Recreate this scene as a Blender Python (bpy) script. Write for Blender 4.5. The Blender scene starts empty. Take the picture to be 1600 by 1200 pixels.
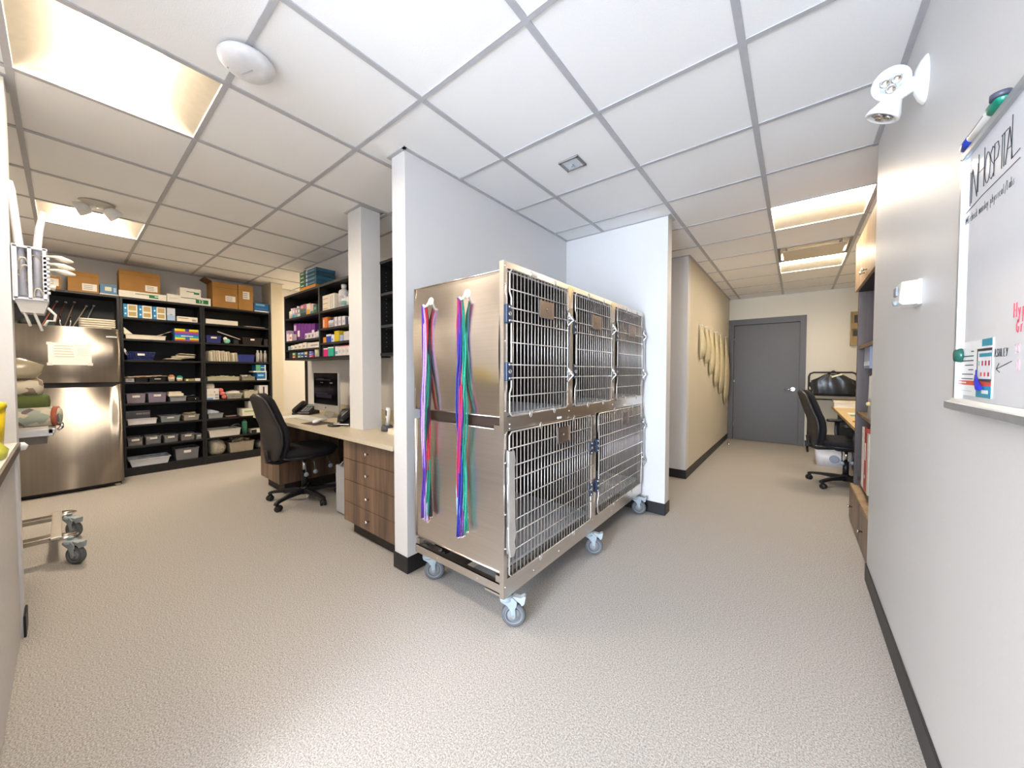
import bpy, bmesh, math, random
from mathutils import Matrix, Vector
random.seed(7)
SC = bpy.context.scene
COL = SC.collection
PI = math.pi
# ------------------------------------------------------------------ camera
CH = 1.22                       # eye height
cam_d = bpy.data.cameras.new('camera'); cam = bpy.data.objects.new('camera', cam_d); COL.objects.link(cam)
yaw, pitch, roll = .6802, -.0274, .0005
f_ = Vector((-math.sin(yaw)*math.cos(pitch), math.cos(yaw)*math.cos(pitch), math.sin(pitch)))
r_ = Vector((math.cos(yaw), math.sin(yaw), 0)); u_ = r_.cross(f_)
r2 = math.cos(roll)*r_ + math.sin(roll)*u_; u2 = -math.sin(roll)*r_ + math.cos(roll)*u_
m = Matrix((r2, u2, -f_)).transposed().to_4x4(); m.translation = (0, 0, CH); cam.matrix_world = m
cam_d.sensor_width = 36; cam_d.lens = 559.1/1600*36
cam_d.shift_x = (800-790.93)/1600; cam_d.shift_y = -(600-596.0)/1600
cam_d.clip_start = .02; cam_d.clip_end = 60
SC.camera = cam
# ------------------------------------------------------------------ world, added fill light, exposure
SC.view_settings.view_transform = 'Standard'; SC.view_settings.look = 'None'
SC.view_settings.gamma = 1; SC.view_settings.use_curve_mapping = False
SC.view_settings.exposure = 1.2
w = bpy.data.worlds.new('world'); SC.world = w; w.use_nodes = True
w.node_tree.nodes['Background'].inputs[0].default_value = (.75, .86, 1, 1)
w.node_tree.nodes['Background'].inputs[1].default_value = 1.0
def area(name, loc, rot, sx, sy, energy, color):
    l = bpy.data.lights.new(name, 'AREA'); l.shape = 'RECTANGLE'; l.size = sx; l.size_y = sy
    l.energy = energy; l.color = color
    o = bpy.data.objects.new(name, l); COL.objects.link(o); o.location = loc; o.rotation_euler = rot
    return o
FILL_E, PANEL_E, TUBE_C, FILL_C = 160.0, 30.0, (1, .84, .64), (.74, .85, 1)
# added cool fill behind the viewer, for bounced flash; the rear window is invented
area('rear_cool_fill', (-.42, -3.52, 1.35), (PI/2, 0, 0), 1.25, 1.9, FILL_E, FILL_C)

# ------------------------------------------------------------------ materials
def lin(h):
    h = h.lstrip('#'); c = [int(h[i:i+2], 16)/255 for i in (0, 2, 4)]
    return tuple(x/12.92 if x <= .04045 else ((x+.055)/1.055)**2.4 for x in c)
MC = {}
def M(h, rough=.5, metal=0., var=.04, scale=30., bump=0., alpha=1., spec=.5, stretch=None, name=None, emit=0, trans=0):
    key = (h, rough, metal, var, scale, bump, alpha, spec, stretch, emit, trans)
    if key in MC: return MC[key]
    c = lin(h); mt = bpy.data.materials.new(name or 'm_'+h.strip('#')); mt.use_nodes = True
    nt = mt.node_tree; b = nt.nodes['Principled BSDF']
    tc = nt.nodes.new('ShaderNodeTexCoord'); mp = nt.nodes.new('ShaderNodeMapping')
    nt.links.new(tc.outputs['Object'], mp.inputs['Vector'])
    if stretch: mp.inputs['Scale'].default_value = stretch
    nz = nt.nodes.new('ShaderNodeTexNoise'); nz.inputs['Scale'].default_value = scale; nz.inputs['Detail'].default_value = 3
    nt.links.new(mp.outputs[0], nz.inputs['Vector'])
    rp = nt.nodes.new('ShaderNodeValToRGB'); e = rp.color_ramp.elements
    e[0].position = .3; e[1].position = .7
    e[0].color = tuple(max(0, x*(1-var)) for x in c)+(1,); e[1].color = tuple(min(1, x*(1+var)) for x in c)+(1,)
    nt.links.new(nz.outputs['Fac'], rp.inputs['Fac']); nt.links.new(rp.outputs[0], b.inputs['Base Color'])
    b.inputs['Roughness'].default_value = rough; b.inputs['Metallic'].default_value = metal
    b.inputs['Specular IOR Level'].default_value = spec
    if bump:
        bp = nt.nodes.new('ShaderNodeBump'); bp.inputs['Strength'].default_value = bump; bp.inputs['Distance'].default_value = .002
        nt.links.new(nz.outputs['Fac'], bp.inputs['Height']); nt.links.new(bp.outputs[0], b.inputs['Normal'])
    if alpha < 1: b.inputs['Alpha'].default_value = alpha
    if trans: b.inputs['Transmission Weight'].default_value = trans
    if emit:
        b.inputs['Emission Color'].default_value = c+(1,); b.inputs['Emission Strength'].default_value = emit
    MC[key] = mt; return mt
def wood(h1, h2, rough=.45, sc=(9, 9, .5), name='wood'):
    mt = bpy.data.materials.new(name); mt.use_nodes = True; nt = mt.node_tree; b = nt.nodes['Principled BSDF']
    tc = nt.nodes.new('ShaderNodeTexCoord'); mp = nt.nodes.new('ShaderNodeMapping'); mp.inputs['Scale'].default_value = sc
    nz = nt.nodes.new('ShaderNodeTexNoise'); nz.inputs['Scale'].default_value = 1.6; nz.inputs['Detail'].default_value = 6
    nz.inputs['Roughness'].default_value = .65
    rp = nt.nodes.new('ShaderNodeValToRGB'); e = rp.color_ramp.elements; e[0].position = .32; e[1].position = .68
    e[0].color = lin(h1)+(1,); e[1].color = lin(h2)+(1,)
    nt.links.new(tc.outputs['Object'], mp.inputs['Vector']); nt.links.new(mp.outputs[0], nz.inputs['Vector'])
    nt.links.new(nz.outputs['Fac'], rp.inputs['Fac']); nt.links.new(rp.outputs[0], b.inputs['Base Color'])
    b.inputs['Roughness'].default_value = rough
    return mt
def floor_mat():
    mt = bpy.data.materials.new('speckled vinyl'); mt.use_nodes = True; nt = mt.node_tree; b = nt.nodes['Principled BSDF']
    tc = nt.nodes.new('ShaderNodeTexCoord')
    nz = nt.nodes.new('ShaderNodeTexNoise'); nz.inputs['Scale'].default_value = 185; nz.inputs['Detail'].default_value = 4; nz.inputs['Roughness'].default_value = .8
    rp = nt.nodes.new('ShaderNodeValToRGB'); e = rp.color_ramp.elements; e[0].position = .38; e[1].position = .64
    e[0].color = lin('#7f7a75')+(1,); e[1].color = lin('#cfcbc6')+(1,)
    vo = nt.nodes.new('ShaderNodeTexVoronoi'); vo.inputs['Scale'].default_value = 230
    r2_ = nt.nodes.new('ShaderNodeValToRGB'); q = r2_.color_ramp.elements; q[0].position = .0; q[1].position = .3
    q[0].color = (1, 1, 1, 1); q[1].color = (0, 0, 0, 1)
    mx = nt.nodes.new('ShaderNodeMix'); mx.data_type = 'RGBA'
    mx.inputs['B'].default_value = lin('#e6e1da')+(1,)
    ml = nt.nodes.new('ShaderNodeMath'); ml.operation = 'MULTIPLY'; ml.inputs[1].default_value = .35
    for a, c in ((tc.outputs['Object'], nz.inputs['Vector']), (tc.outputs['Object'], vo.inputs['Vector']), (nz.outputs['Fac'], rp.inputs['Fac']),
                 (vo.outputs['Distance'], r2_.inputs['Fac']), (r2_.outputs[0], ml.inputs[0]), (ml.outputs[0], mx.inputs['Factor']),
                 (rp.outputs[0], mx.inputs['A']), (mx.outputs['Result'], b.inputs['Base Color'])): nt.links.new(a, c)
    bp = nt.nodes.new('ShaderNodeBump'); bp.inputs['Strength'].default_value = .15; bp.inputs['Distance'].default_value = .002
    nt.links.new(nz.outputs['Fac'], bp.inputs['Height']); nt.links.new(bp.outputs[0], b.inputs['Normal'])
    b.inputs['Roughness'].default_value = .62; b.inputs['Specular IOR Level'].default_value = .25
    return mt
FLOOR = floor_mat()
WALL = M('#d9d8d8', .48, var=.012, scale=120, bump=.05, name='wall paint')
WALLY = M('#d6cebb', .48, var=.012, scale=121, bump=.05, name='cream wall paint')
TILE = M('#f6f6f6', .9, var=.03, scale=260, bump=.3, name='ceiling tile')
GRID = M('#b8b8bc', .5, name='grid steel')
BASEB = M('#1d1c1f', .45, name='black vinyl base')
STEEL = M('#d6cfc8', .29, 1, var=.05, scale=3, stretch=(1, 1, 60), name='brushed steel')
STEELV = M('#aaa39b', .42, 1, var=.05, scale=2.5, stretch=(14, 14, .3), name='brushed steel fridge')
_n = STEELV.node_tree; _b = _n.nodes['Principled BSDF']; _t = _n.nodes.new('ShaderNodeTangent'); _t.direction_type = 'RADIAL'; _t.axis = 'Z'
_n.links.new(_t.outputs[0], _b.inputs['Tangent']); _b.inputs['Anisotropic'].default_value = .97; _b.inputs['Anisotropic Rotation'].default_value = .25
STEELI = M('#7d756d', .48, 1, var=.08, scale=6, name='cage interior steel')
CHROME = M('#d8d8d8', .15, 1, name='chrome')
WIRE = M('#cfc9c2', .3, .6, name='coated wire')
BLK = M('#141417', .5, name='black melamine'); NAVY = M('#1a1d27', .6, name='dark navy panel')
PBLK = M('#17171a', .45, bump=.1, scale=200, name='black plastic')
FAB = M('#16161c', .95, var=.15, scale=400, bump=.4, name='black fabric')
VINYLB = M('#26262a', .42, bump=.15, scale=150, name='black vinyl')
WALNUT = wood('#433129', '#93775f', .4, (6, 6, .4), name='walnut laminate')
DARKW = wood('#382d2c', '#60504c', .45, name='dark laminate')
OAK = wood('#94795a', '#bfa583', .4, name='oak laminate')
DESK = M('#c9bda6', .4, var=.05, scale=60, name='desk laminate')
DESKO = M('#d8bd8c', .4, var=.05, scale=20, name='maple laminate')
WHITE = M('#eeeeec', .4, name='white plastic')
OFFW = M('#ddd6c8', .5); PAPER = M('#efece6', .7, name='paper')
GREY = M('#8b9096', .45); LGREY = M('#9aa7ae', .4, name='light grey plastic'); DGREY = M('#4a4d52', .5)
CARD = M('#a5793f', .75, var=.06, scale=12, name='cardboard')
DOORG = M('#4b4643', .45, name='door paint')
CLEARB = M('#c9cdd3', .2, alpha=.45, name='clear plastic')
FROST = M('#d6d2cb', .35, alpha=.6, name='frosted plastic')

# ------------------------------------------------------------------ mesh builder
class MB:
    def __init__(s): s.v = []; s.f = []; s.m = []; s.s = []; s.xf = Matrix()
    def add(s, vs, fs, m=0, smooth=False):
        n = len(s.v); s.v += [tuple(s.xf @ Vector(p)) for p in vs]
        for f in fs: s.f.append([i+n for i in f]); s.m.append(m); s.s.append(smooth)
        return s
    def box(s, x0, x1, y0, y1, z0, z1, m=0):
        return s.add([(x0,y0,z0),(x1,y0,z0),(x1,y1,z0),(x0,y1,z0),(x0,y0,z1),(x1,y0,z1),(x1,y1,z1),(x0,y1,z1)],
                     [(0,3,2,1),(4,5,6,7),(0,1,5,4),(1,2,6,5),(2,3,7,6),(3,0,4,7)], m)
    def bc(s, c, d, m=0): return s.box(c[0]-d[0]/2, c[0]+d[0]/2, c[1]-d[1]/2, c[1]+d[1]/2, c[2]-d[2]/2, c[2]+d[2]/2, m)
    def rings(s, rs, m=0, smooth=True, cap=True, close=False):
        n = len(rs[0]); vs = [p for r in rs for p in r]; fs = []
        k = len(rs)
        for i in range(k if close else k-1):
            j = (i+1) % k
            for a in range(n):
                b = (a+1) % n; fs.append((i*n+a, i*n+b, j*n+b, j*n+a))
        s.add(vs, fs, m, smooth)
        if cap and not close:
            s.add(list(rs[0]), [tuple(range(n))[::-1]], m); s.add(list(rs[-1]), [tuple(range(n))], m)
        return s
    def tube(s, path, r, n=8, m=0, cap=True, close=False, flat=None):
        P = [Vector(p) for p in path]; rs = []; k = len(P); up = None
        for i, p in enumerate(P):
            a = P[(i-1) % k] if (close or i) else P[0]; b = P[(i+1) % k] if (close or i < k-1) else P[-1]
            t = (b-a).normalized()
            if up is None:
                up = Vector((0,0,1)) if abs(t.z) < .9 else Vector((1,0,0))
            x = t.cross(up)
            x = x.normalized() if x.length > 1e-6 else Vector((1,0,0)); y = x.cross(t).normalized(); up = y
            rr = r[i] if isinstance(r, (list, tuple)) else r
            ra, rb = (rr, rr) if flat is None else flat
            rs.append([tuple(p + x*ra*math.cos(2*PI*q/n) + y*rb*math.sin(2*PI*q/n)) for q in range(n)])
        return s.rings(rs, m, n > 4, cap, close)
    def cyl(s, a, b, r, r1=None, n=20, m=0): return s.tube([a, b], [r, r if r1 is None else r1], n, m)
    def lathe(s, prof, c=(0,0,0), n=20, m=0, axis='z', smooth=True):
        rs = []
        for r, z in prof:
            ring = []
            for q in range(n):
                a = 2*PI*q/n; x, y = r*math.cos(a), r*math.sin(a)
                p = {'z': (x, y, z), 'x': (z, x, y), 'y': (y, z, x)}[axis]
                ring.append((c[0]+p[0], c[1]+p[1], c[2]+p[2]))
            rs.append(ring)
        return s.rings(rs, m, smooth)
    def loft(s, secs, n=24, e=2.5, m=0):
        rs = []
        for cx, cy, cz, rx, ry in secs:
            ring = []
            for q in range(n):
                a = 2*PI*q/n; c, d = math.cos(a), math.sin(a)
                ring.append((cx+rx*math.copysign(abs(c)**(2/e), c), cy+ry*math.copysign(abs(d)**(2/e), d), cz))
            rs.append(ring)
        return s.rings(rs, m)
    def prism(s, pts, a, b, axis='z', m=0, smooth=False):
        f = {'z': lambda p, t: (p[0], p[1], t), 'y': lambda p, t: (p[0], t, p[1]), 'x': lambda p, t: (t, p[0], p[1])}[axis]
        return s.rings([[f(p, a) for p in pts], [f(p, b) for p in pts]], m, smooth)
    def ball(s, c, r, m=0, n=12, sz=1.):
        k = n//2; return s.lathe([(max(r*math.sin(PI*i/k), 1e-4), -r*sz*math.cos(PI*i/k)) for i in range(k+1)], c, n, m)
    def text(s, txt, size, origin, right, up, m=0, off=.0006, fat=0.):
        cu = bpy.data.curves.new('t', 'FONT'); cu.body = txt; cu.size = size; cu.offset = fat
        o = bpy.data.objects.new('t', cu); COL.objects.link(o)
        dg = bpy.context.evaluated_depsgraph_get(); me = bpy.data.meshes.new_from_object(o.evaluated_get(dg))
        R, U, O = Vector(right), Vector(up), Vector(origin); N = R.cross(U)
        s.add([tuple(O+R*v.co.x+U*v.co.y+N*off) for v in me.vertices], [tuple(p.vertices) for p in me.polygons], m)
        bpy.data.objects.remove(o); bpy.data.curves.remove(cu); bpy.data.meshes.remove(me)
        return s
    def build(s, name, mats, parent=None, bevel=0., seg=2, loc=None, rotz=0):
        me = bpy.data.meshes.new(name); me.from_pydata(s.v, [], s.f)
        if not isinstance(mats, (list, tuple)): mats = [mats]
        for q in mats: me.materials.append(q)
        me.polygons.foreach_set('material_index', s.m); me.polygons.foreach_set('use_smooth', s.s)
        bm = bmesh.new(); bm.from_mesh(me); bmesh.ops.remove_doubles(bm, verts=bm.verts, dist=1e-6)
        bmesh.ops.recalc_face_normals(bm, faces=bm.faces); bm.to_mesh(me); bm.free(); me.update()
        o = bpy.data.objects.new(name, me); COL.objects.link(o)
        if parent: o.parent = parent
        if loc is not None: o.location = loc
        o.rotation_euler.z = rotz
        if bevel:
            b = o.modifiers.new('bevel', 'BEVEL'); b.width = bevel; b.segments = seg; b.limit_method = 'ANGLE'; b.angle_limit = .7
        return o
def thing(name, label, cat, loc=(0,0,0), rotz=0, group=None):
    o = bpy.data.objects.new(name, None); COL.objects.link(o); o.empty_display_size = .05
    o.location = loc; o.rotation_euler.z = rotz; o['label'] = label; o['category'] = cat
    if group: o['group'] = group
    return o
def tag(o, label, cat, group=None, kind=None):
    o['label'] = label; o['category'] = cat
    if group: o['group'] = group
    if kind: o['kind'] = kind
    return o
def struct(name, mb, mats, parent=None, bevel=0.):
    o = mb.build(name, mats, parent, bevel)
    if not parent: o['kind'] = 'structure'
    return o
def dup(root, loc=None, rotz=None, label=None, group=None):
    def cp(o, par):
        c = o.copy(); COL.objects.link(c); c.parent = par
        for ch in o.children: cp(ch, c)
        return c
    r = cp(root, None)
    if loc is not None: r.location = loc
    if rotz is not None: r.rotation_euler.z = rotz
    if label: r['label'] = label
    if group: r['group'] = group
    return r

# ================================================================== THE ROOM
HC = CH + .61/.4703                    # ceiling height, 2.517 m
GX, GY = -2.018, .489                  # a node of the ceiling grid, 0.61 m pitch
XR = .342                              # right hand wall
XB, YB = -6.36, -1.8
struct('floor', MB().box(-8, 1.25, -4, 8, -.05, 0), FLOOR)
struct('ceiling', MB().box(-8, 1.25, -4, 8, HC+.14, HC+.2), TILE)
# where troffers, the air diffuser and the tiles sit: (i, j) cells
LIT = {(-1, -1): 't', (-5, -1): 't', (3, 5): 't', (3, 8): 't', (1, -3): 't', (1, -6): 't', (-6, 4): 't'}
HOLE = dict(LIT); HOLE[(3, 7)] = 'v'
tb = MB()
for i in range(-10, 6):
    for j in range(-8, 13):
        if (i, j) in HOLE: continue
        x, y = GX+i*.61, GY+j*.61
        if x+.61 < -8 or x > 1.2: continue
        tb.box(x+.001, x+.609, y+.001, y+.609, HC+.002, HC+.016)
tiles = tb.build('trim_1', TILE); tiles['kind'] = 'structure'
g = MB()
for i in range(-10, 7): g.box(GX+i*.61-.013, GX+i*.61+.013, -4, 8, HC-.004, HC+.0015)
struct('trim_2', g, GRID)
g = MB()
for j in range(-7, 13): g.box(-8, 1.25, GY+j*.61-.011, GY+j*.61+.011, HC-.0035, HC+.001)
struct('trim_3', g, GRID)
ZT = HC+.13
def wallbox(name, x0, x1, y0, y1, m=WALL, z0=0, z1=None): return struct(name, MB().box(x0, x1, y0, y1, z0, z1 or ZT), m)
wallbox('wall_right', XR, XR+.12, -3.6, 2.93)
wallbox('wall_right_desk', 1.02, 1.14, 2.93, 7.8, WALLY)
wallbox('wall_right_return', XR+.12, 1.02, 2.81, 2.93)
wallbox('wall_center', -1.93, -1.80, 1.28, 3.18)
wallbox('wall_alcove', -1.93, -.845, 3.18, 3.30)
wallbox('wall_recess', -3.2, -.955, 4.42, 4.54)
wallbox('wall_corridor', -1.08, -.955, 4.54, 7.62, WALLY)
wallbox('wall_recess_side', -3.32, -3.2, 2.07, 4.54)
wallbox('wall_desk', -4.82, -1.93, 1.95, 2.07)
wallbox('wall_shelving', XB-.12, XB, -.92, 3.6)
wallbox('wall_nib', XB, -5.97, 1.925, 2.07, WALLY)
wallbox('wall_passage', -6.36, -4.7, 3.6, 3.72, WALLY)
wallbox('wall_passage_side', -4.82, -4.7, 2.07, 3.6, WALLY)
wallbox('wall_fridge', XB, -2.85, -.92, -.80)
wallbox('wall_stub', -2.85, -2.73, -.92, -.14)
wallbox('wall_counter', -2.73, -1.1, -.92, -.80)
wallbox('wall_rear_side', -1.22, -1.1, -3.6, -.92)
wr = MB().box(-1.22, -1.06, -3.72, -3.6, 0, ZT).box(.22, XR+.12, -3.72, -3.6, 0, ZT).box(-1.06, .22, -3.72, -3.6, 0, .38).box(-1.06, .22, -3.72, -3.6, 2.32, ZT)
struct('wall_rear', wr, WALL)
wn = struct('added_window_1', MB().box(-1.06, .22, -3.7, -3.64, .38, .42).box(-1.06, .22, -3.7, -3.64, 2.28, 2.32).box(-1.06, -1.02, -3.7, -3.64, .38, 2.32).box(.18, .22, -3.7, -3.64, .38, 2.32), WHITE)  # unseen window frame, made up to go with the added rear fill
# far wall with the door opening
struct('wall_far', MB().box(-1.08, -.955, 7.62, 7.74, 0, ZT).box(.125, 1.14, 7.62, 7.74, 0, ZT).box(-.955, .125, 7.62, 7.74, 2.145, ZT), WALLY)
dr = struct('door_1', MB().box(-.873, .043, 7.635, 7.68, .006, 2.043).box(-.955, .125, 7.70, 7.74, 0, 2.1), DOORG)
struct('door_frame', MB().box(-.955, -.875, 7.59, 7.74, 0, 2.145).box(.045, .125, 7.59, 7.74, 0, 2.145).box(-.8749, .0449, 7.59, 7.74, 2.047, 2.145), DOORG, dr)
h = MB().lathe([(.027, 0), (.027, .012), (.014, .016), (.012, .05)], (-.035, 7.645, .93), 16, axis='y')
h.xf = Matrix.Identity(4)
h2 = MB().cyl((-.035, 7.636, .93), (-.035, 7.59, .93), .011).tube([(-.035, 7.585, .93), (-.08, 7.58, .93), (-.15, 7.583, .925)], .011, 10).cyl((-.035, 7.636, .93), (-.035, 7.625, .93), .028)
struct('door_handle', h2, CHROME, dr)
for z in (.25, 1.05, 1.8): struct('hinge', MB().cyl((-.868, 7.63, z-.05), (-.868, 7.63, z+.05), .008), CHROME, dr)
# passage door frame beside the desk wall
struct('trim_4', MB().box(-4.985, -4.835, 1.98, 2.06, 0, ZT), M('#1e1512', .5))
# perimeter angle of the ceiling
def angle(name, x0, x1, y0, y1): struct(name, MB().box(x0, x1, y0, y1, HC-.003, HC+.012), GRID)
k = 5
for a in [(-1.80, -1.778, 1.258, 3.18), (-1.952, -1.778, 1.256, 1.28), (-1.952, -1.93, 1.28, 1.95), (-1.80, -.823, 3.158, 3.18), (-.845, -.823, 3.18, 3.322), (-1.5, -.845, 3.30, 3.322),
          (-1.6, -.933, 4.398, 4.42), (-.955, -.933, 4.42, 7.62), (XR-.022, XR, -3.6, 2.952), (-.955, 1.02, 7.598, 7.62), (-4.84, -1.93, 1.928, 1.95), (XB, XB+.022, -.8, 1.925), (-2.73, -2.708, -.8, -.118), (-2.87, -2.73, -.14, -.118), (-5.97, -5.948, 1.9, 2.09)]:
    angle('trim_%d' % k, *a); k += 1
# baseboards, black rubber with coved foot
BH = .10
def base(name, x0, x1, y0, y1): struct(name, MB().box(x0, x1, y0, y1, 0, BH), BASEB, bevel=.003)
base('baseboard_right', XR-.007, XR, -3.6, 2.937); base('baseboard_right_end', XR-.007, XR+.12, 2.93, 2.937)
base('baseboard_center', -1.80, -1.793, 1.28, 3.18); base('baseboard_center_end', -1.937, -1.793, 1.273, 1.28)
base('baseboard_alcove', -1.793, -.838, 3.173, 3.18); base('baseboard_alcove_end', -.845, -.838, 3.18, 3.307)
base('baseboard_recess', -3.2, -.948, 4.413, 4.42); base('baseboard_corridor', -.955, -.948, 4.42, 7.59)
base('baseboard_far', .13, 1.02, 7.613, 7.62); base('baseboard_stub', -2.857, -2.723, -.14, -.132); base('baseboard_nib', -5.97, -5.963, 1.925, 2.07)

# ------------------------------------------------------------------ ceiling fittings
EML = {}
for kx, fx in (('left', 1.5), ('corridor', .88), ('near', .95)):
    EML[kx] = M('#fff1da', .5, emit=PANEL_E*fx, name='lit diffuser'); EML[kx].node_tree.nodes['Principled BSDF'].inputs['Emission Color'].default_value = TUBE_C+(1,)
REFL = M('#c4bdb0', .38, metal=.55, name='satin reflector')
names = {(-1, -1): 'lit square recessed ceiling light nearest the left wall, largest in view', (-5, -1): 'lit recessed ceiling light above the refrigerator with small heads beside it',
         (3, 5): 'nearer lit recessed light in the corridor ceiling', (3, 8): 'farther lit recessed light in the corridor ceiling, beyond the air diffuser',
         (1, -3): 'added unseen recessed ceiling light just behind the viewer', (1, -6): 'added unseen recessed ceiling light next to the invented rear window', (-6, 4): 'recessed ceiling light of the side passage'}  # both rear lights are unseen, added to brighten the foreground
for (i, j) in LIT:
    x, y = GX+(i+.5)*.61, GY+(j+.5)*.61
    t = thing('recessed_ceiling_light', names[(i, j)], 'ceiling light', (x, y, HC))
    a, b, hh = .295, .115, .075
    MB().box(-.3, .3, -.3, -.292, 0, .012).box(-.3, .3, .292, .3, 0, .012).box(-.3, -.292, -.3, .3, 0, .012).box(.292, .3, -.3, .3, 0, .012).build('frame', WHITE, t)
    r = MB()
    for s in (-1, 1): r.add([(-a, s*a, .002), (a, s*a, .002), (a, s*b, hh), (-a, s*b, hh)], [(0, 1, 2, 3)])
    for s in (-1, 1): r.add([(s*a, -a, .002), (s*a, a, .002), (s*a, b, hh), (s*a, -b, hh)], [(0, 1, 2, 3)])
    r.box(-a, a, -a, a, hh+.02, hh+.03)
    r.build('reflector', REFL, t)
    MB().rings([[(-a+.004, b*math.cos(q*PI/8)*(1 if True else 0), hh-.045*math.sin(q*PI/8)+.002) for q in range(9)], [(a-.004, b*math.cos(q*PI/8), hh-.045*math.sin(q*PI/8)+.002) for q in range(9)]], 0, True).build('diffuser', EML['corridor' if i == 3 else 'near' if (i, j) == (-1, -1) else 'left'], t)
x, y = GX+3.5*.61, GY+7.5*.61
t = thing('air_diffuser', 'square metal air diffuser between the two corridor lights', 'air vent', (x, y, HC))
MB().box(-.3, .3, -.3, -.27, 0, .012).box(-.3, .3, .27, .3, 0, .012).box(-.3, -.27, -.3, .3, 0, .012).box(.27, .3, -.3, .3, 0, .012).box(-.3, .3, -.3, .3, .09, .1).build('frame', M('#8f8a7e', .4, .5), t)
MB().box(-.25, .25, -.17, .268, -.010, -.006).build('plate', M('#d9cfbb', .5), t)
for sx in (-1, 1):
    for sy in (-1, 1): MB().cyl((sx*.22, sy*.12, -.008), (sx*.22, sy*.12, .09), .004, n=8).build('bracket', M('#8f8878', .6), t)
t = thing('ceiling_sensor', 'small grey square recessed fitting in the ceiling tile above the cage', 'ceiling fitting', (-1.105, 2.02, HC))
MB().box(-.066, .066, -.06, -.046, -.008, .002).box(-.066, .066, .046, .06, -.008, .002).box(-.066, -.05, -.06, .06, -.008, .002).box(.05, .066, -.06, .06, -.008, .002).build('frame', M('#8c8b8d', .4), t, .002)
MB().box(-.05, .05, -.046, .046, -.002, .001).build('lens', M('#dfe6ee', .2), t)
MB().cyl((.0, 0, -.002), (.0, 0, -.02), .005).tube([(0, 0, -.012), (.012, .01, -.018)], .003).build('plunger', GREY, t)
t = thing('access_point', 'round white dish-shaped wireless device clipped under the ceiling at left', 'device', (-1.79, .505, HC-.004))
MB().lathe([(.002, -.052), (.05, -.05), (.08, -.042), (.097, -.026), (.1, -.016), (.094, -.008), (.07, 0), (.001, 0)], n=48).build('shell', M('#e2e2e4', .35), t)
o = MB().box(-.03, .03, -.0022, .0022, -.0535, -.0515).build('mark', M('#b9b9bd', .5), t); o.rotation_euler.z = .35
MB().ball((-.045, -.055, -.044), .0035).build('status_light', M('#9aa06a', .4), t)
def emergency(label, loc, wall):
    t = thing('emergency_light', label, 'emergency light', loc)
    if wall:
        b = MB().lathe([(.001, -.03), (.03, -.028), (.05, -.016), (.062, -.004), (.064, 0)], n=32, axis='x'); b2 = b.build('base', WHITE, t); b2.scale = (1, .8, 1.35)
        hd = [((-.085, 0, .03), (-.12, -.55, -.35)), ((-.095, .03, -.055), (-.45, .1, -.85))]
    else:
        b = MB().lathe([(.001, -.03), (.03, -.028), (.05, -.016), (.062, -.004), (.064, 0)], n=32); b2 = b.build('base', M('#cfc8ba', .4), t); b2.scale = (1.15, 1.5, 1)
        hd = [((-.03, -.085, -.06), (-.25, -1, -.35)), ((.02, .085, -.07), (-.2, .75, -.65))]
    for (c, d) in hd:
        c = Vector(c); d = Vector(d).normalized()
        q = d.to_track_quat('Z', 'Y').to_matrix().to_4x4(); q.translation = c
        mb = MB(); mb.xf = q
        mb.lathe(([(.012, -.05), (.026, -.045), (.040, -.015)] if wall else [(.012, -.055), (.034, -.05), (.045, -.02)])+[(.050, .004), (.053, .018), (.050, .022), (.044, .022), (.041, .014), (.001, .014)], n=28)
        hh = mb.build('lamp_head', WHITE, t)
        a0 = Vector((-.01 if wall else 0, 0, 0 if wall else -.01))
        MB().tube([tuple(a0), tuple(c-d*.03)], [.016, .013], 12).build('arm', WHITE, t)
        ml = MB(); ml.xf = q
        ml.cyl((0, 0, .0145), (0, 0, .016), .034, n=6, m=0)
        for k2 in range(3):
            an = 2*PI*k2/3+.5; ml.lathe([(.0145, .016), (.0145, .021), (.011, .021), (.004, .017)], (.017*math.cos(an), .017*math.sin(an), 0), 14, m=1)
        ml.build('lens', [M('#a9b0b4', .25, .6), CHROME], hh)
emergency('white twin-head emergency lamp mounted high on the right wall', (XR, 1.955, 2.262), True)
emergency('twin-head emergency lamp hanging under the ceiling above the refrigerator light', (-4.20, .19, HC-.004), False)
t = thing('thermostat', 'white box thermostat on the right wall below the emergency lamp', 'thermostat', (XR, 1.955, 1.505))
MB().box(-.012, 0, -.048, .048, -.045, .045).build('backplate', WHITE, t, .003)
MB().prism([(-.05, .040), (-.012, .043), (-.012, -.043), (-.045, -.043), (-.056, -.034)], -.045, .045, 'y').build('housing', WHITE, t, .003)
MB().box(-.0595, -.054, -.012, .03, -.004, .026).build('display', GREY, t)
MB().cyl((-.052, .0, -.03), (-.064, .0, -.032), .009).build('dial', LGREY, t)

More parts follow.
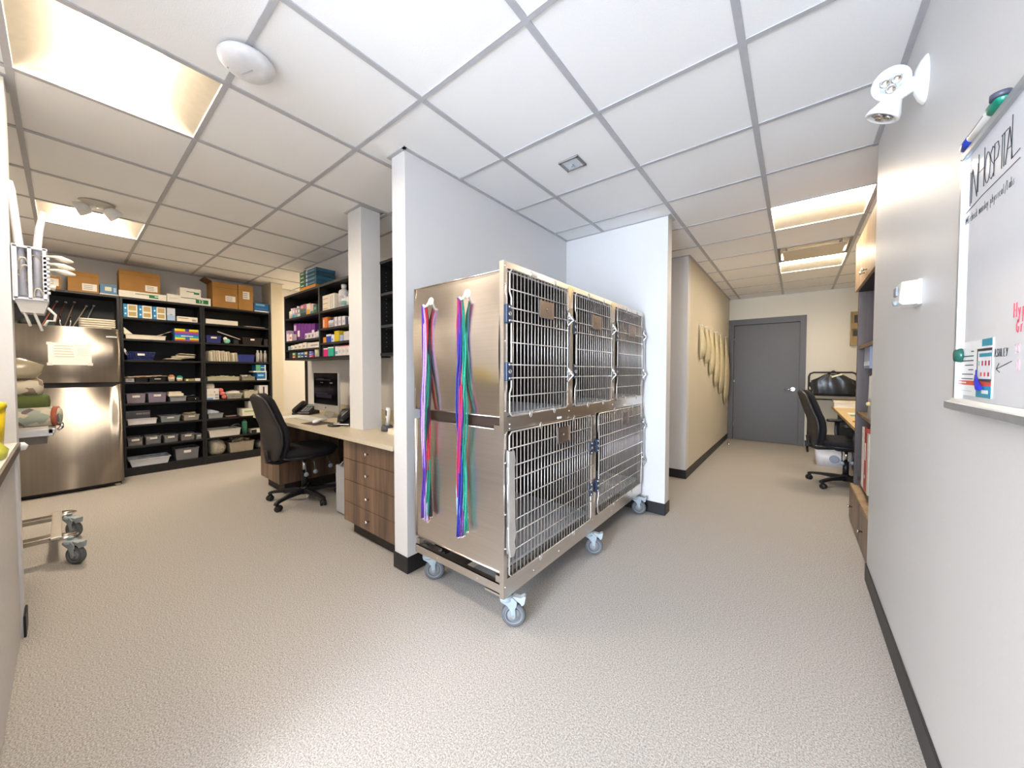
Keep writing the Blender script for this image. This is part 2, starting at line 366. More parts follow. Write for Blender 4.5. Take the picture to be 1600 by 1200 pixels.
# ================================================================== THE CAGE BANK
def caster(parent, x, y, ang, brake=True, big=True, loc0=(0,0)):
    """swivel caster; wheel axle points along ang; a part of parent"""
    R = .0575
    e = Matrix.Translation((x-loc0[0], y-loc0[1], 0)) @ Matrix.Rotation(ang, 4, 'Z')
    wx = .032                           # wheel trails the stem
    f = MB(); f.xf = e
    f.lathe([(.014, .158), (.016, .17), (.010, .172)], n=18)
    f.lathe([(.030, .128), (.034, .136), (.030, .150), (.012, .156)], n=24)
    for s in (-1, 1):
        f.prism([(-.030, .142), (.032, .146), (.052, .128), (.050, .108), (.043, .094), (.046, .056), (.038, .046), (.028, .052), (.020, .086), (.004, .108), (-.026, .126)], s*.021-.003, s*.021+.003, 'y')
    f.box(-.026, .034, -.021, .021, .128, .146)
    fo = f.build('caster', LGREY, parent, .002)
    wh = MB(); wh.xf = e
    wh.lathe([(.001, -.010), (.036, -.010), (.038, -.013), (R-.004, -.015), (R, -.008), (R, .008), (R-.004, .015), (.038, .013), (.036, .010), (.001, .010)], (wx+.003, 0, R), 36, axis='y')
    wh.build('wheel', M('#5d6166', .6), fo)
    hb = MB(); hb.xf = e
    for s in (-1, 1): hb.tube([(wx+.003+.040*math.cos(q*PI/14), s*.0125, R+.040*math.sin(q*PI/14)) for q in range(28)], .002, 6, close=True)
    hb.cyl((wx+.003, -.025, R), (wx+.003, .025, R), .009)
    hb.lathe([(.001, -.012), (.030, -.0115), (.030, .0115), (.001, .012)], (wx+.003, 0, R), 28, axis='y')
    hb.build('hub', M('#8c9094', .5), fo)
    if brake:
        bk = MB(); bk.xf = e
        bk.prism([(.030, .150), (.070, .142), (.088, .152), (.094, .148), (.086, .112), (.074, .104), (.066, .116), (.052, .126), (.034, .132)], -.017, .017, 'y')
        bk.build('brake_pedal', M('#a3afb5', .4), fo, .003)
    return fo
CX, CY0, CY1 = -1.03, 1.255, 3.148
cage = thing('kennel_cage', 'large stainless steel bank of five animal cages with wire doors, on casters', 'cage', (-1.36, 2.2, 0))
def cb(mb, name, mats, parent=None, bevel=0.):     # build in world coordinates under the cage
    o = mb.build(name, mats, parent or cage, bevel)
    if not parent: o.location = (1.36, -2.2, 0)
    return o
XBK = -1.69
# face frame, one sheet with openings: rails and stiles
fr = MB()
F0, F1 = CX-.025, CX
for (y0, y1, z0, z1) in [(CY0, CY1, 1.692, 1.722), (CY0, CY1, .945, 1.008), (CY0, CY1, .165, .252), (CY0, 1.282, .252, .945), (CY0, 1.282, 1.008, 1.692), (3.106, CY1, .252, .945), (3.106, CY1, 1.008, 1.692),
                         (1.825, 1.902, 1.008, 1.692), (2.452, 2.538, 1.008, 1.692), (2.135, 2.228, .252, .945)]:
    fr.box(F0, F1, y0, y1, z0, z1)
for y, z in [(1.268, 1.70), (1.268, 1.62), (1.268, 1.36), (1.268, 1.04), (1.268, .93), (1.268, .80), (1.268, .56), (1.268, .40), (1.268, .22), (1.30, .975), (1.30, .955), (1.9, 1.70), (1.84, 1.70), (2.49, 1.70), (2.46, 1.70),
             (1.86, .99), (2.18, .93), (2.5, .98), (3.13, 1.7), (3.13, .98), (2.18, .6), (2.18, .24), (1.5, .2), (1.75, .2), (2.5, .2), (2.9, .2), (1.85, 1.03), (2.50, 1.02)]:
    fr.ball((CX, y, z), .0055, n=8, sz=.8)
cb(fr, 'face_frame', STEEL)
plates = MB()
for y0, y1 in [(1.835, 1.895), (2.465, 2.53)]:
    plates.prism([(y0, 1.716), (y1, 1.716), (y1-.012, 1.665), ((y0+y1)/2, 1.64), (y0+.012, 1.665)], CX, CX+.002, 'x')
cb(plates, 'corner_plate', M('#d9c9a4', .3, 1))
for y, z in [(1.50, 1.705), (2.12, 1.703), (2.83, 1.703), (1.75, .962), (2.75, .962)]:
    cb(MB().box(CX, CX+.002, y-.022, y+.022, z-.006, z+.006), 'number_tag', PAPER)
def body(name, z0, z1, divs):
    b = MB(); t = .004
    b.box(XBK, XBK+t, 1.268, 3.135, z0, z1).box(XBK, F0, 1.268, 3.135, z1-t, z1).box(XBK, F0, 1.268, 3.135, z0, z0+t)
    b.box(XBK, F0, 3.131, 3.135, z0, z1)
    b2 = MB(); n1, n2 = 14, 14; vs = []; bow = .021 if z0 > .9 else .003
    for i in range(n1+1):
        for j in range(n2+1):
            u, v = i/n1, j/n2; vs.append((XBK+(F0-XBK)*u, 1.2665-bow*math.sin(PI*v)*(.75+.25*math.sin(PI*u))+bow*.12*math.sin(7*v+2*u), z0+(z1-z0)*v))
    b2.add(vs, [(i*(n2+1)+j, (i+1)*(n2+1)+j, (i+1)*(n2+1)+j+1, i*(n2+1)+j+1) for i in range(n1) for j in range(n2)], 0, True)
    b2.box(XBK, F0, 1.2668, 1.272, z0, z1)
    b2.tube([(XBK, 1.265, z0), (XBK, 1.265, z1)], .007, 8).tube([(XBK, 1.266, z1-.002), (F0, 1.266, z1-.002)], .004, 8).tube([(XBK, 1.266, z0+.003), (F0, 1.266, z0+.003)], .004, 8)
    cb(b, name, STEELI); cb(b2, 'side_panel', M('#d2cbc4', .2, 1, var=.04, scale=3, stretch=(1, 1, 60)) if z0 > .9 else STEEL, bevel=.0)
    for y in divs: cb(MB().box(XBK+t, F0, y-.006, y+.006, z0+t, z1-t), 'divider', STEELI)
    cb(MB().box(XBK+.01, F0-.005, 1.275, 3.128, z0+.004, z0+.018), 'floor_pan', M('#c4c8d2', .5, .1))
body('upper_cabinet', 1.006, 1.687, (1.863, 2.495)); body('lower_cabinet', .274, .952, (2.18,))
ug = MB().box(XBK, F0, 1.30, 3.1, .952, 1.006)
cb(ug, 'spacer', M('#3a2c22', .5))
cb(MB().box(F0-.04, F0, 1.262, 1.27, .94, .968), 'bracket', STEEL)
bs = MB()
bs.box(XBK, F0, 1.258, 1.262, .185, .228).box(XBK, F0, 1.258, 1.285, .224, .228).box(XBK, F0, 3.13, 3.134, .165, .228).box(XBK, XBK+.004, 1.258, 3.134, .185, .228)
for y in (1.262, 1.3, 1.34): pass
bs.box(XBK, XBK+.1, 1.27, 1.37, .172, .185).box(F0-.1, F0, 1.262, 1.36, .165, .175).box(-1.40, -1.30, 1.262, 3.13, .190, .225)
bs.box(XBK+.004, XBK+.03, 1.262, 1.29, .225, .262).box(F0-.03, F0, 1.262, 1.29, .225, .262).box(XBK+.004, XBK+.03, 3.1, 3.13, .225, .262).box(F0-.03, F0, 3.1, 3.13, .225, .262)
for x in (-1.5, -1.2): bs.ball((x, 1.256, .205), .004, n=8)
cb(bs, 'base_frame', STEEL)
for (x, y, a, bk) in [(-1.062, 1.315, .62, 1), (-1.66, 1.325, .75, 1), (-1.06, 2.19, .5, 1), (-1.06, 3.07, .42, 1), (-1.64, 2.2, 2.2, 0), (-1.64, 3.07, 2.6, 0)]:
    c = caster(cage, x, y, a, bool(bk)); c.location = (1.36, -2.2, 0)
def cage_door(y0, y1, z0, z1, nb, hz, hinge, hy, latch, lz, card):
    """wire door: vertical bars, horizontal bars, hinge blocks, latch plate, card holder"""
    X = CX+.012
    d = MB(); r = .0042; c = .016
    path = [(X, y0+c, z1), (X, y1-c, z1), (X, y1, z1-c), (X, y1, z0+c), (X, y1-c, z0), (X, y0+c, z0), (X, y0, z0+c)]
    if hinge == 'L':
        za, zb = max(hy), min(hy)
        path += [(X, y0, zb-.10), (X, y0+.012, zb-.075), (X, y0+.012, za+.075), (X, y0, za+.10)]
    path += [(X, y0, z1-c)]
    d.tube(path, r, 8, close=True)
    for q in range(1, nb): y = y0+(y1-y0)*q/nb; d.tube([(X-.003, y, z0), (X-.003, y, z1)], .0026, 6)
    for z in hz: d.tube([(X+.003, y0+.002, z), (X+.003, y1-.002, z)], .003, 6)
    dd = cb(d, 'cage_door', WIRE)
    for z in (z0, z1):
        for q in (.3, .72):
            y = y0+(y1-y0)*q; s = 1 if z == z1 else -1
            o = MB().tube([(X+.006, y-.008, z-s*.012), (X+.006, y-.008, z+s*.012), (X+.006, y, z+s*.02), (X+.006, y+.008, z+s*.012), (X+.006, y+.008, z-s*.012)], .0026, 6)
            cb(o, 'wire_loop', WIRE, dd)
    yy = y0-.004 if hinge == 'L' else y1+.004
    for z in hy:
        hb = MB().box(CX, CX+.016, yy-.022, yy+.022, z-.042, z+.042)
        cb(hb, 'hinge', M('#2a3a55', .35), dd, .003)
        sc = MB()
        for s in (-1, 1): sc.ball((CX+.017, yy-.004, z+s*.031), .006, n=8)
        sc.lathe([(.010, 0), (.010, .003), (.0075, .003), (.0075, -.001)], (CX+.0165, yy, z), 14, axis='x')
        cb(sc, 'screw', CHROME, dd)
    yl = y1+.022 if latch == 'R' else y0-.0
    s = 1 if latch == 'R' else -1
    if latch == 'R':
        lp = MB(); za, zb = max(lz)+.07, min(lz)-.06
        lp.prism([(y1-.004, za-.02), (y1+.035, za), (y1+.045, za-.06), (y1+.036, za-.11), (y1+.036, zb+.13), (y1+.046, zb+.08), (y1+.036, zb), (y1+.005, zb+.02), (y1+.012, zb+.10), (y1+.012, za-.10)], X-.004, X+.010, 'x')
        cb(lp, 'latch_plate', M('#c9c9ca', .25, 1), dd)
        for z in lz:
            l = MB()
            for q in (-1, 0, 1): l.tube([(X+.012, y1-.016, z+q*.016+.024), (X+.026, y1+.022, z+q*.004), (X+.014, y1+.040, z)], .0045, 6)
            l.tube([(X+.01, y1-.018, z-.036), (X+.028, y1+.018, z-.002), (X+.01, y1-.018, z+.036)], .005, 6)
            cb(l, 'latch_handle', CHROME, dd)
    else:
        lp = MB(); a, b = y0-.012, y0+.032
        lp.prism([(a, .855), (b-.004, .852), (b+.006, .80), (b-.002, .775), (b, .74), (b+.004, .50), (b+.012, .46), (b-.002, .42), (b+.008, .385), (b-.006, .355), (a+.012, .36), (a, .42)], X+.004, X+.008, 'x')
        cb(lp, 'latch_plate', M('#dedcd9', .4, .7), dd)
        for z0_, z1_ in ((.80, .86), (.70, .78), (.38, .50)):
            cb(MB().box(CX+.004, CX+.016, y0-.016, y0-.002, z0_, z1_), 'latch_block', CHROME, dd, .002)
        cb(MB().cyl((CX+.01, y0-.010, .36), (CX+.01, y0-.010, .86), .0045, n=8), 'latch_rod', CHROME, dd)
    cy, cz = card
    cb(MB().box(X+.004, X+.010, cy-.062, cy+.062, cz-.042, cz+.042).box(X+.010, X+.014, cy-.066, cy-.058, cz-.044, cz+.044).box(X+.010, X+.014, cy+.058, cy+.066, cz-.044, cz+.044).box(X+.010, X+.014, cy-.062, cy+.062, cz-.046, cz-.038).ball((X+.011, cy, cz), .006, n=8), 'card_holder', M('#8d7e74', .4, .8), dd)
HU = [1.596, 1.512, 1.454, 1.354, 1.252, 1.191, 1.107]; HD = [.865, .782, .718, .621, .525, .46, .384]
cage_door(1.284, 1.818, 1.016, 1.688, 18, HU, 'L', (1.483, 1.221), 'R', (1.515, 1.20), (1.58, 1.54))
cage_door(1.908, 2.448, 1.016, 1.688, 18, HU, 'L', (1.483, 1.221), 'R', (1.515, 1.20), (2.18, 1.54))
cage_door(2.544, 3.100, 1.016, 1.688, 18, HU, 'L', (1.483, 1.221), 'R', (1.515, 1.20), (2.82, 1.54))
cage_door(1.282, 2.130, .262, .940, 28, HD, 'R', (.728, .458), 'L', (), (1.76, .868))
cage_door(2.234, 3.112, .262, .940, 28, HD, 'L', (.728, .458), 'R', (.76, .46), (2.70, .868))
# hooks stuck on the side panel
def hook(x, z):
    o = MB().lathe([(.001, -.008), (.018, -.008), (.022, -.004), (.022, 0)], (0, 0, 0), 24, axis='y')
    o.tube([(0, -.006, .004), (0, -.02, -.010), (0, -.034, -.028), (0, -.044, -.034), (0, -.056, -.026)], [.007, .006, .006, .006, .005], 10)
    q = o.build('hook', WHITE, cage); q.location = (x+1.36, 1.264-2.2, z)
hook(-1.545, 1.60); hook(-1.268, 1.605)
def lead(label, x, z, color, k, zb, dx, grp, dy=0):
    random.seed(k); mb = MB()
    for sgn in (-1, 1):
        p = [(x, 1.218+dy, z+.004)] if sgn < 0 else [(x, 1.222+dy, z+.004)]
        n = 16
        for i in range(1, n+1):
            t = i/n; zz = z-(z-zb)*t
            p.append((x+dx*.55*(min(1, t*3))+sgn*.004*min(1, t*5)+.008*min(1, t*6)*math.sin((8+k%3*2.5)*t+k*1.9)+random.uniform(-.002, .002), 1.225+dy+sgn*.003+.006*math.cos((8+k%3*2.5)*t+k*1.9), zz))
        mb.tube(p, .003, 8, flat=(.0062, .0022))
    o = mb.build('slip_lead', M(color, .8, var=.12, scale=90, bump=.3))
    rg = MB().tube([(p[-1][0]+.006*math.cos(q*PI/6), p[-1][1], zb-.004+.006*math.sin(q*PI/6)) for q in range(12)], .0015, 6, close=True)
    rg.build('ring', CHROME, o)
    tag(o, label, 'lead', grp)
for i, (c, n, dx, zb) in enumerate([('#16121c', 'black', -.024, .44), ('#5a3596', 'purple', -.012, .425), ('#c9a4dc', 'pale lavender', .0, .41), ('#b9202f', 'red', .006, .405), ('#117a64', 'dark green', .016, .42), ('#262233', 'charcoal', .024, .43)]):
    lead('%s slip lead hanging in the left bundle on the cage side' % n, -1.55, 1.568, c, i+1, zb, dx, 'leads on the left hook', (.006, -.012, -.010, .010, .004, .012)[i])
for i, (c, n, dx, zb) in enumerate([('#a8203f', 'crimson', -.022, .425), ('#a8c8ea', 'pale blue and white', -.014, .415), ('#2b3396', 'royal blue', -.004, .405), ('#6a3088', 'violet', .004, .41), ('#b82c4e', 'pinkish red', .0, .60), ('#2a9c84', 'turquoise', .014, .41), ('#1c8070', 'teal', .021, .43)]):
    lead('%s slip lead hanging in the right bundle on the cage side' % n, -1.274, 1.572, c, i+11, zb, dx, 'leads on the right hook', (.006, -.006, -.014, -.010, -.013, .008, .012)[i])

# ================================================================== WHITEBOARD
def strokes(mb, txt, y, z, hgt, r, adv=.62, x=.3045, m=0, slant=.0):
    F = {'I': [[(.5, 0), (.5, 1)]], 'N': [[(0, 0), (.05, 1), (.75, .05), (.8, 1)]], 'H': [[(0, 0), (0, 1)], [(.7, 0), (.7, 1)], [(0, .5), (.7, .5)]],
         'O': [[(.4+.38*math.sin(q*PI/6), .5+.5*math.cos(q*PI/6)) for q in range(13)]], 'S': [[(.7, .85), (.4, 1), (.1, .8), (.3, .55), (.6, .4), (.65, .15), (.3, 0), (0, .15)]],
         'P': [[(.05, 0), (.05, 1), (.5, .97), (.65, .75), (.5, .5), (.05, .45)]], 'T': [[(.4, 0), (.4, 1)], [(0, 1), (.85, 1)]], 'A': [[(0, 0), (.4, 1), (.8, 0)], [(.15, .4), (.65, .4)]],
         'L': [[(.05, 1), (.05, 0), (.8, .05)]], 'E': [[(.7, 1), (.05, 1), (.05, 0), (.7, 0)], [(.05, .5), (.55, .5)]], 'Y': [[(0, 1), (.35, .5)], [(.75, 1), (.2, 0)]], 'M': [[(0, 0), (.1, 1), (.4, .3), (.7, 1), (.8, 0)]],
         '-': [[(.1, .5), (.7, .5)]], '/': [[(0, -.2), (.7, 1.1)]], 'G': [[(.7, .85), (.4, 1), (.05, .6), (.1, .15), (.5, 0), (.7, .2), (.7, .45), (.4, .45)]],
         'c': [[(.55, .5), (.3, .6), (.05, .3), (.3, 0), (.6, .1)]], 'h': [[(.05, 1), (.05, 0)], [(.05, .4), (.35, .6), (.5, .4), (.5, 0)]], 'e': [[(.05, .3), (.55, .35), (.35, .6), (.05, .3), (.3, 0), (.6, .1)]],
         'k': [[(.05, 1), (.05, 0)], [(.5, .6), (.1, .3), (.55, 0)]], 'm': [[(0, 0), (.05, .55), (.2, .6), (.3, 0), (.35, .5), (.5, .6), (.6, 0)]], 'o': [[(.3+.25*math.sin(q*PI/4), .3+.3*math.cos(q*PI/4)) for q in range(9)]],
         'n': [[(.05, 0), (.05, .6), (.4, .6), (.5, 0)]], 'i': [[(.3, 0), (.3, .6)]], 't': [[(.3, 1), (.3, 0), (.5, 0)], [(.05, .65), (.55, .65)]], 'r': [[(.1, 0), (.1, .6), (.45, .6)]], 'y': [[(.05, .6), (.3, .1)], [(.55, .6), (.15, -.4)]],
         'p': [[(.05, .6), (.05, -.4)], [(.05, .6), (.45, .55), (.45, .1), (.05, .1)]], 's': [[(.5, .55), (.15, .5), (.45, .2), (.05, 0)]], 'a': [[(.5, .6), (.1, .4), (.1, .05), (.45, .1), (.5, .6), (.55, 0)]], 'l': [[(.2, 1), (.2, 0)]], 'b': [[(.05, 1), (.05, 0), (.45, .05), (.45, .5), (.05, .5)]],
         'd': [[(.5, 1), (.5, 0), (.1, .05), (.1, .5), (.5, .5)]], 'v': [[(.05, .6), (.3, 0), (.55, .6)], ], '?': [[(.05, .85), (.35, 1), (.55, .75), (.25, .4), (.25, .25)], [(.25, .05), (.25, 0)]]}
    for ch in txt:
        if ch in F:
            for st in F[ch]: mb.tube([(x, y-(px*.55+slant*py)*hgt, z+py*hgt) for px, py in st], r, 5, m, flat=(r, r) if False else None)
        y -= adv*hgt
    return y
wb = thing('whiteboard', 'wall-mounted dry-erase whiteboard with an aluminium frame, at the right edge', 'whiteboard', (0, 0, 0))
WX = XR-.012
MB().box(WX, XR, .28, 1.462, 1.148, 1.765).build('panel', M('#e4e8f0', .08, spec=.7, var=.01, name='whiteboard enamel'), wb)
fm = M('#b9bdc2', .35, .7, name='aluminium')
f = MB(); a, b = WX-.008, XR
f.box(a, b, .27, 1.474, 1.760, 1.778).box(a, b, 1.460, 1.474, 1.138, 1.770).box(a, b, .268, .282, 1.138, 1.770)
f.build('frame', fm, wb, .002)
MB().prism([(XR, 1.152), (WX-.008, 1.152), (WX-.016, 1.144), (WX-.022, 1.142), (WX-.022, 1.126), (WX-.010, 1.120), (XR, 1.120)], .27, 1.474, 'y').build('tray', fm, wb)
ink = MB()
IX = WX-.0006
strokes(ink, 'I', 1.449, 1.632, .082, .0006, .4, IX); strokes(ink, 'N', 1.418, 1.636, .082, .0006, .6, IX)
yy = 1.378
for ch, w_ in (('H', .037), ('O', .026), ('S', .023), ('P', .021), ('I', .014), ('T', .023), ('A', .024), ('L', .03)):
    sub = MB(); strokes(ink, ch, yy, 1.648, .088 if ch in 'HL' else .070, .0006, 1, IX); yy -= w_
ink.tube([(IX, 1.452, 1.622), (IX, 1.35, 1.630), (IX, 1.17, 1.634)], .0007, 5)
strokes(ink, 'AMS-check monday physical/labs', 1.455, 1.592, .019, .0003, .47, IX)
strokes(ink, 'ASHLEY', 1.252, 1.252, .0165, .0005, .66, IX)
ink.tube([(IX, 1.172, 1.241), (IX, 1.241, 1.226)], .0006, 5).tube([(IX, 1.228, 1.238), (IX, 1.241, 1.226), (IX, 1.224, 1.219)], .0006, 5)
ink.build('black_writing', M('#2a2c31', .6), wb)
ink = MB(); strokes(ink, 'Hyp', 1.170, 1.326, .028, .0007, .62, IX); strokes(ink, 'Gr', 1.158, 1.296, .024, .0007, .75, IX)
ink.build('red_writing', M('#d2455a', .6), wb)
ink = MB(); strokes(ink, '?S', 1.160, 1.256, .018, .0006, .6, IX); strokes(ink, 'O', 1.150, 1.222, .022, .0006, .9, IX)
ink.build('pink_writing', M('#e3a2b4', .6), wb)
# leaflet held by magnets
t = thing('leaflet', 'printed leaflet with teal corner and orange band pinned low on the whiteboard', 'leaflet', (WX, 1.36, 1.228))
lf = MB()
lf.box(-.0012, -.0002, -.101, .101, -.066, .066, 0)
def pr(y0, y1, z0, z1, m, d=.0018): lf.box(-d, -.001, y0, y1, z0, z1, m)
pr(-.100, -.045, .050, .066, 1); pr(.0-.018-.082, -.018, -.03, .045, 2, .0016); pr(-.098, -.024, -.024, .039, 3); pr(-.098, -.034, .026, .034, 1, .0022)
for q in range(4): pr(-.092+q*.018, -.084+q*.018, .006, .017, 4 if q < 3 else 6, .0022)
for q in range(3): pr(-.090+q*.02, -.082+q*.02, -.018, -.009, 5 if q else 4, .0022)
pr(-.100, .101, -.040, -.029, 5); pr(-.100, -.018, -.066, -.040, 1); pr(-.100, -.060, -.030, -.0285, 1)
for q in range(7): pr(.004, .02+.065*abs(math.sin(q*2.3)), .040-q*.011, .0425-q*.011, 2, .0015)
pr(.045, .09, -.036, -.033, 0, .0022); pr(-.085, -.052, -.057, -.049, 0, .0022); pr(.01, .09, -.055, -.054, 6, .0016)
lf.build('sheet', [M('#f4f5f6', .3), M('#1c93ad', .35), M('#2c2d33', .4), M('#eceef2', .35), M('#a31f4c', .4), M('#d9502d', .4), M('#9fc6b4', .4)], t)
t = tag(MB().lathe([(.001, -.012), (.015, -.011), (.018, -.004), (.018, 0)], (0, 0, 0), 20, axis='x').build('magnet', M('#1e5a4f', .25)), 'round dark green magnet on the left part of the leaflet', 'magnet'); t.location = (WX-.002, 1.443, 1.262)
mg = MB().tube([(-.008, .022, .028), (-.010, .008, .004), (-.010, -.014, -.018), (-.008, -.026, -.016)], [.004, .009, .012, .008], 12).tube([(-.006, .026, .045), (-.008, .02, .02)], .003, 8)
t = tag(mg.build('magnet', M('#2b2a9e', .3)), 'blue curved magnet clip at the bottom middle of the leaflet', 'magnet'); t.location = (WX-.003, 1.312, 1.195); t.scale = (.45, .6, .65)
t = thing('dry_erase_marker', 'white barrelled marker with green cap and blue end on the whiteboard top edge', 'marker', (WX-.004, 1.352, 1.7905))
MB().lathe([(.010, -.085), (.0115, -.08), (.0115, .055), (.010, .058)], n=20, axis='y').build('barrel', WHITE, t)
MB().lathe([(.0112, .045), (.0118, .05), (.0125, .12), (.011, .125), (.001, .126)], n=20, axis='y').build('end_plug', M('#1b3a8f', .3), t) if False else MB().lathe([(.0118, .05), (.0118, .085), (.009, .108), (.006, .116), (.001, .118)], n=20, axis='y').build('end_plug', M('#20399a', .3), t)
MB().lathe([(.0125, -.065), (.0135, -.07), (.0135, -.115), (.010, -.122), (.001, -.122)], n=20, axis='y').build('cap', M('#12806a', .3), t)
MB().lathe([(.015, -.001), (.015, .010), (.010, .011), (.001, .011)], (-.004, -.112, 0), 20, axis='z').build('magnet', M('#4a4a5c', .4), t)
MB().box(-.0122, -.011, -.05, .04, -.001, .001).build('stripe', M('#8b8f98', .5), t)

# ================================================================== REFRIGERATOR
fg = thing('refrigerator', 'stainless steel two-door refrigerator with a paper sheet on its upper door', 'refrigerator', (-5.95, 0.01, 0))
def fdoor(z0, z1, dip):
    """slightly bowed door, local x to the front"""
    mb = MB(); n = 24; rs = []
    for i in range(n+1):
        y = -.38+.76*i/n; u = y/.38
        xf = .335+.018*(1-u*u) - (.012*max(0, abs(u)-.93)/.07)
        za, zb = z0, z1
        if dip: zb = z1-dip*min(1, max(0, (1-abs(u))*6))**2*1.0
        rs.append([(.285, y, z0), (xf, y, z0), (xf, y, zb), (xf-.012, y, zb+.000), (.285, y, zb)])
    return mb.rings(rs, 0, False)
MB().box(-.33, .28, -.375, .375, .03, 1.655).build('body', M('#3b3a3c', .5), fg, .004)
d1 = fdoor(1.108, 1.665, 0).build('freezer_door', STEELV, fg); d2 = fdoor(.045, 1.090, .032).build('fridge_door', STEELV, fg)
for o in (d1, d2):
    for p in o.data.polygons: p.use_smooth = abs(p.normal.z) < .5 and p.normal.x > .7
MB().box(.24, .33, -.36, .36, 1.055, 1.11).build('handle_recess', M('#1a1716', .5), fg)
MB().box(.20, .30, -.36, .36, .012, .05).build('kick_plate', M('#1c1b1b', .5), fg)
MB().box(.3525-.006, .3525-.002, .275, .352, 1.575, 1.590).build('name_plate', M('#d9d6d2', .3, .6), fg)
for y in (-.33, .33): MB().cyl((.24, y, 0), (.24, y, .03), .02).cyl((.30, y, 0), (.30, y, .02), .022).build('foot', M('#b8b4ae', .4, .6), fg)
MB().box(.22, .335, -.05-.33+.0, -.30, 1.655, 1.675).box(.22, .33, .32, .375, 1.655, 1.672).build('hinge_cover', M('#2b2a2b', .5), fg)
t = thing('paper_sheet', 'printed paper sheet taped to the upper refrigerator door', 'paper', (-5.5965, .045, 1.392))
pg = MB().box(-.001, .0006, -.137, .137, -.108, .108)
pg.build('sheet', PAPER, t)
pg = MB()
for i in range(5): pg.box(.0006, .0012, -.10, .015+.01*math.sin(i*5), .074-i*.026, .080-i*.026, 0)
for i in range(4): pg.box(.0006, .0012, .045, .115, .05-i*.02, .053-i*.02, 0)
pg.build('print_lines', M('#b8aaa2', .7), t)
for (ty, tz, tw_, th_) in ((-.128, -.1, .034, .026), (-.128, .1, .034, .026), (.128, -.1, .034, .026), (.128, .1, .034, .026), (.04, .085, .05, .018)):
    MB().bc((.001, ty, tz), (.0015, tw_, th_)).build('tape', M('#f6f4f2', .25, alpha=.8), t)

# ================================================================== SHELVING WALL
ZS = [2.075, 1.848, 1.599, 1.353, 1.097, .848, .597, .345, .102]
XF, XK = -5.985, -6.345
def shelving(name, label, y0, y1, zs, zb, back=NAVY, grp=None):
    t = thing(name, label, 'shelving', ((XF+XK)/2, (y0+y1)/2, 0), 0, grp)
    w2, d2 = (y1-y0)/2, (XF-XK)/2
    for s in (-1, 1): MB().box(-d2, d2, s*w2-(.0 if s < 0 else .022), s*w2+(.022 if s < 0 else 0), 0, ZS[0]).build('side_panel', BLK, t, .001)
    MB().box(-d2, -d2+.008, -w2, w2, 0, ZS[0]).build('back_panel', back, t)
    MB().box(-d2, d2+.002, -w2, w2, ZS[0]-.024, ZS[0]).build('top_panel', BLK, t, .001)
    for z in zs: MB().box(-d2+.008, d2-.004, -w2+.022, w2-.022, z-.022, z).build('shelf', BLK, t, .001)
    if zb: MB().box(d2-.03, d2-.01, -w2+.022, w2-.022, 0, zb-.022).build('plinth', BLK, t)
    return t
shelving('shelving_unit', 'black open shelving bay directly right of the refrigerator', .416, 1.142, ZS[1:], ZS[8])
shelving('shelving_unit', 'black open shelving bay at the wall end, behind the desk corner', 1.144, 1.915, ZS[1:], ZS[8], M('#171310', .6))
shelving('shelving_unit', 'black shelving bay bridging over the refrigerator', -.47, .414, [], 0, M('#262a33', .6))
R90 = PI/2
def Lp(y0, y1, z, d, xf=XF-.012): return (xf-d/2, (y0+y1)/2, z)
def pack(name, label, cat, y0, y1, z, h, d, color, decos=(), group=None, side='L', xf=None, tilt=0, rough=.5, extra=0.):
    """cartons and packets: body + raised printed areas (fractions of the front face)"""
    w = abs(y1-y0); mats = [color if not isinstance(color, str) else M(color, rough)]; mb = MB()
    mb.box(-w/2, w/2, -d/2, d/2, 0, h)
    for qd, (u0, u1, v0, v1, c) in enumerate(decos):
        mt = M(c, .5) if isinstance(c, str) else c
        if mt not in mats: mats.append(mt)
        mb.box(-w/2+u0*w, -w/2+u1*w, -d/2-.0010-.0005*qd, -d/2, v0*h, v1*h, mats.index(mt))
    o = mb.build(name, mats)
    if side == 'L': o.location = Lp(y0, y1, z, d, xf or XF-.012); o.rotation_euler.z = R90+tilt
    else: o.location = ((y0+y1)/2, (xf or 1.66)+d/2, z); o.rotation_euler.z = tilt
    return tag(o, label, cat, group)
def carton(label, y0, y1, z, h, d, lab=(.6, .9, .12, .4), group=None, openf=False, xf=None):
    w = y1-y0; t = thing('cardboard_box', label, 'box', Lp(y0, y1, z, d, xf or XF-.012), R90, group)
    MB().box(-w/2, w/2, -d/2, d/2, 0, h).box(-w/2, w/2, -.003, .003, h, h+.001).build('carton', CARD, t, .002)
    u0, u1, v0, v1 = lab
    q = MB().box(-w/2+u0*w, -w/2+u1*w, -d/2-.001, -d/2, v0*h, v1*h, 0)
    for i in range(3): q.box(-w/2+(u0+.04)*w, -w/2+(u0+(u1-u0)*.7)*w, -d/2-.0016, -d/2-.001, (v0+(v1-v0)*(.2+.25*i))*h, (v0+(v1-v0)*(.28+.25*i))*h, 1)
    q.build('shipping_label', [PAPER, M('#8c8c8c', .6)], t)
    MB().box(-w/2+.01, w/2-.01, -d/2-.0005, -d/2, h*.80, h*.81).build('flap_seam', M('#7c5a2c', .8), t)
    if openf:
        f = MB(); f.xf = Matrix.Translation((-w/2, 0, h)) @ Matrix.Rotation(.5, 4, 'Y'); f.box(-.09, 0, -d/2+.01, d/2-.01, -.002, .002); f.build('flap', M('#6b4a22', .8), t)
    return t
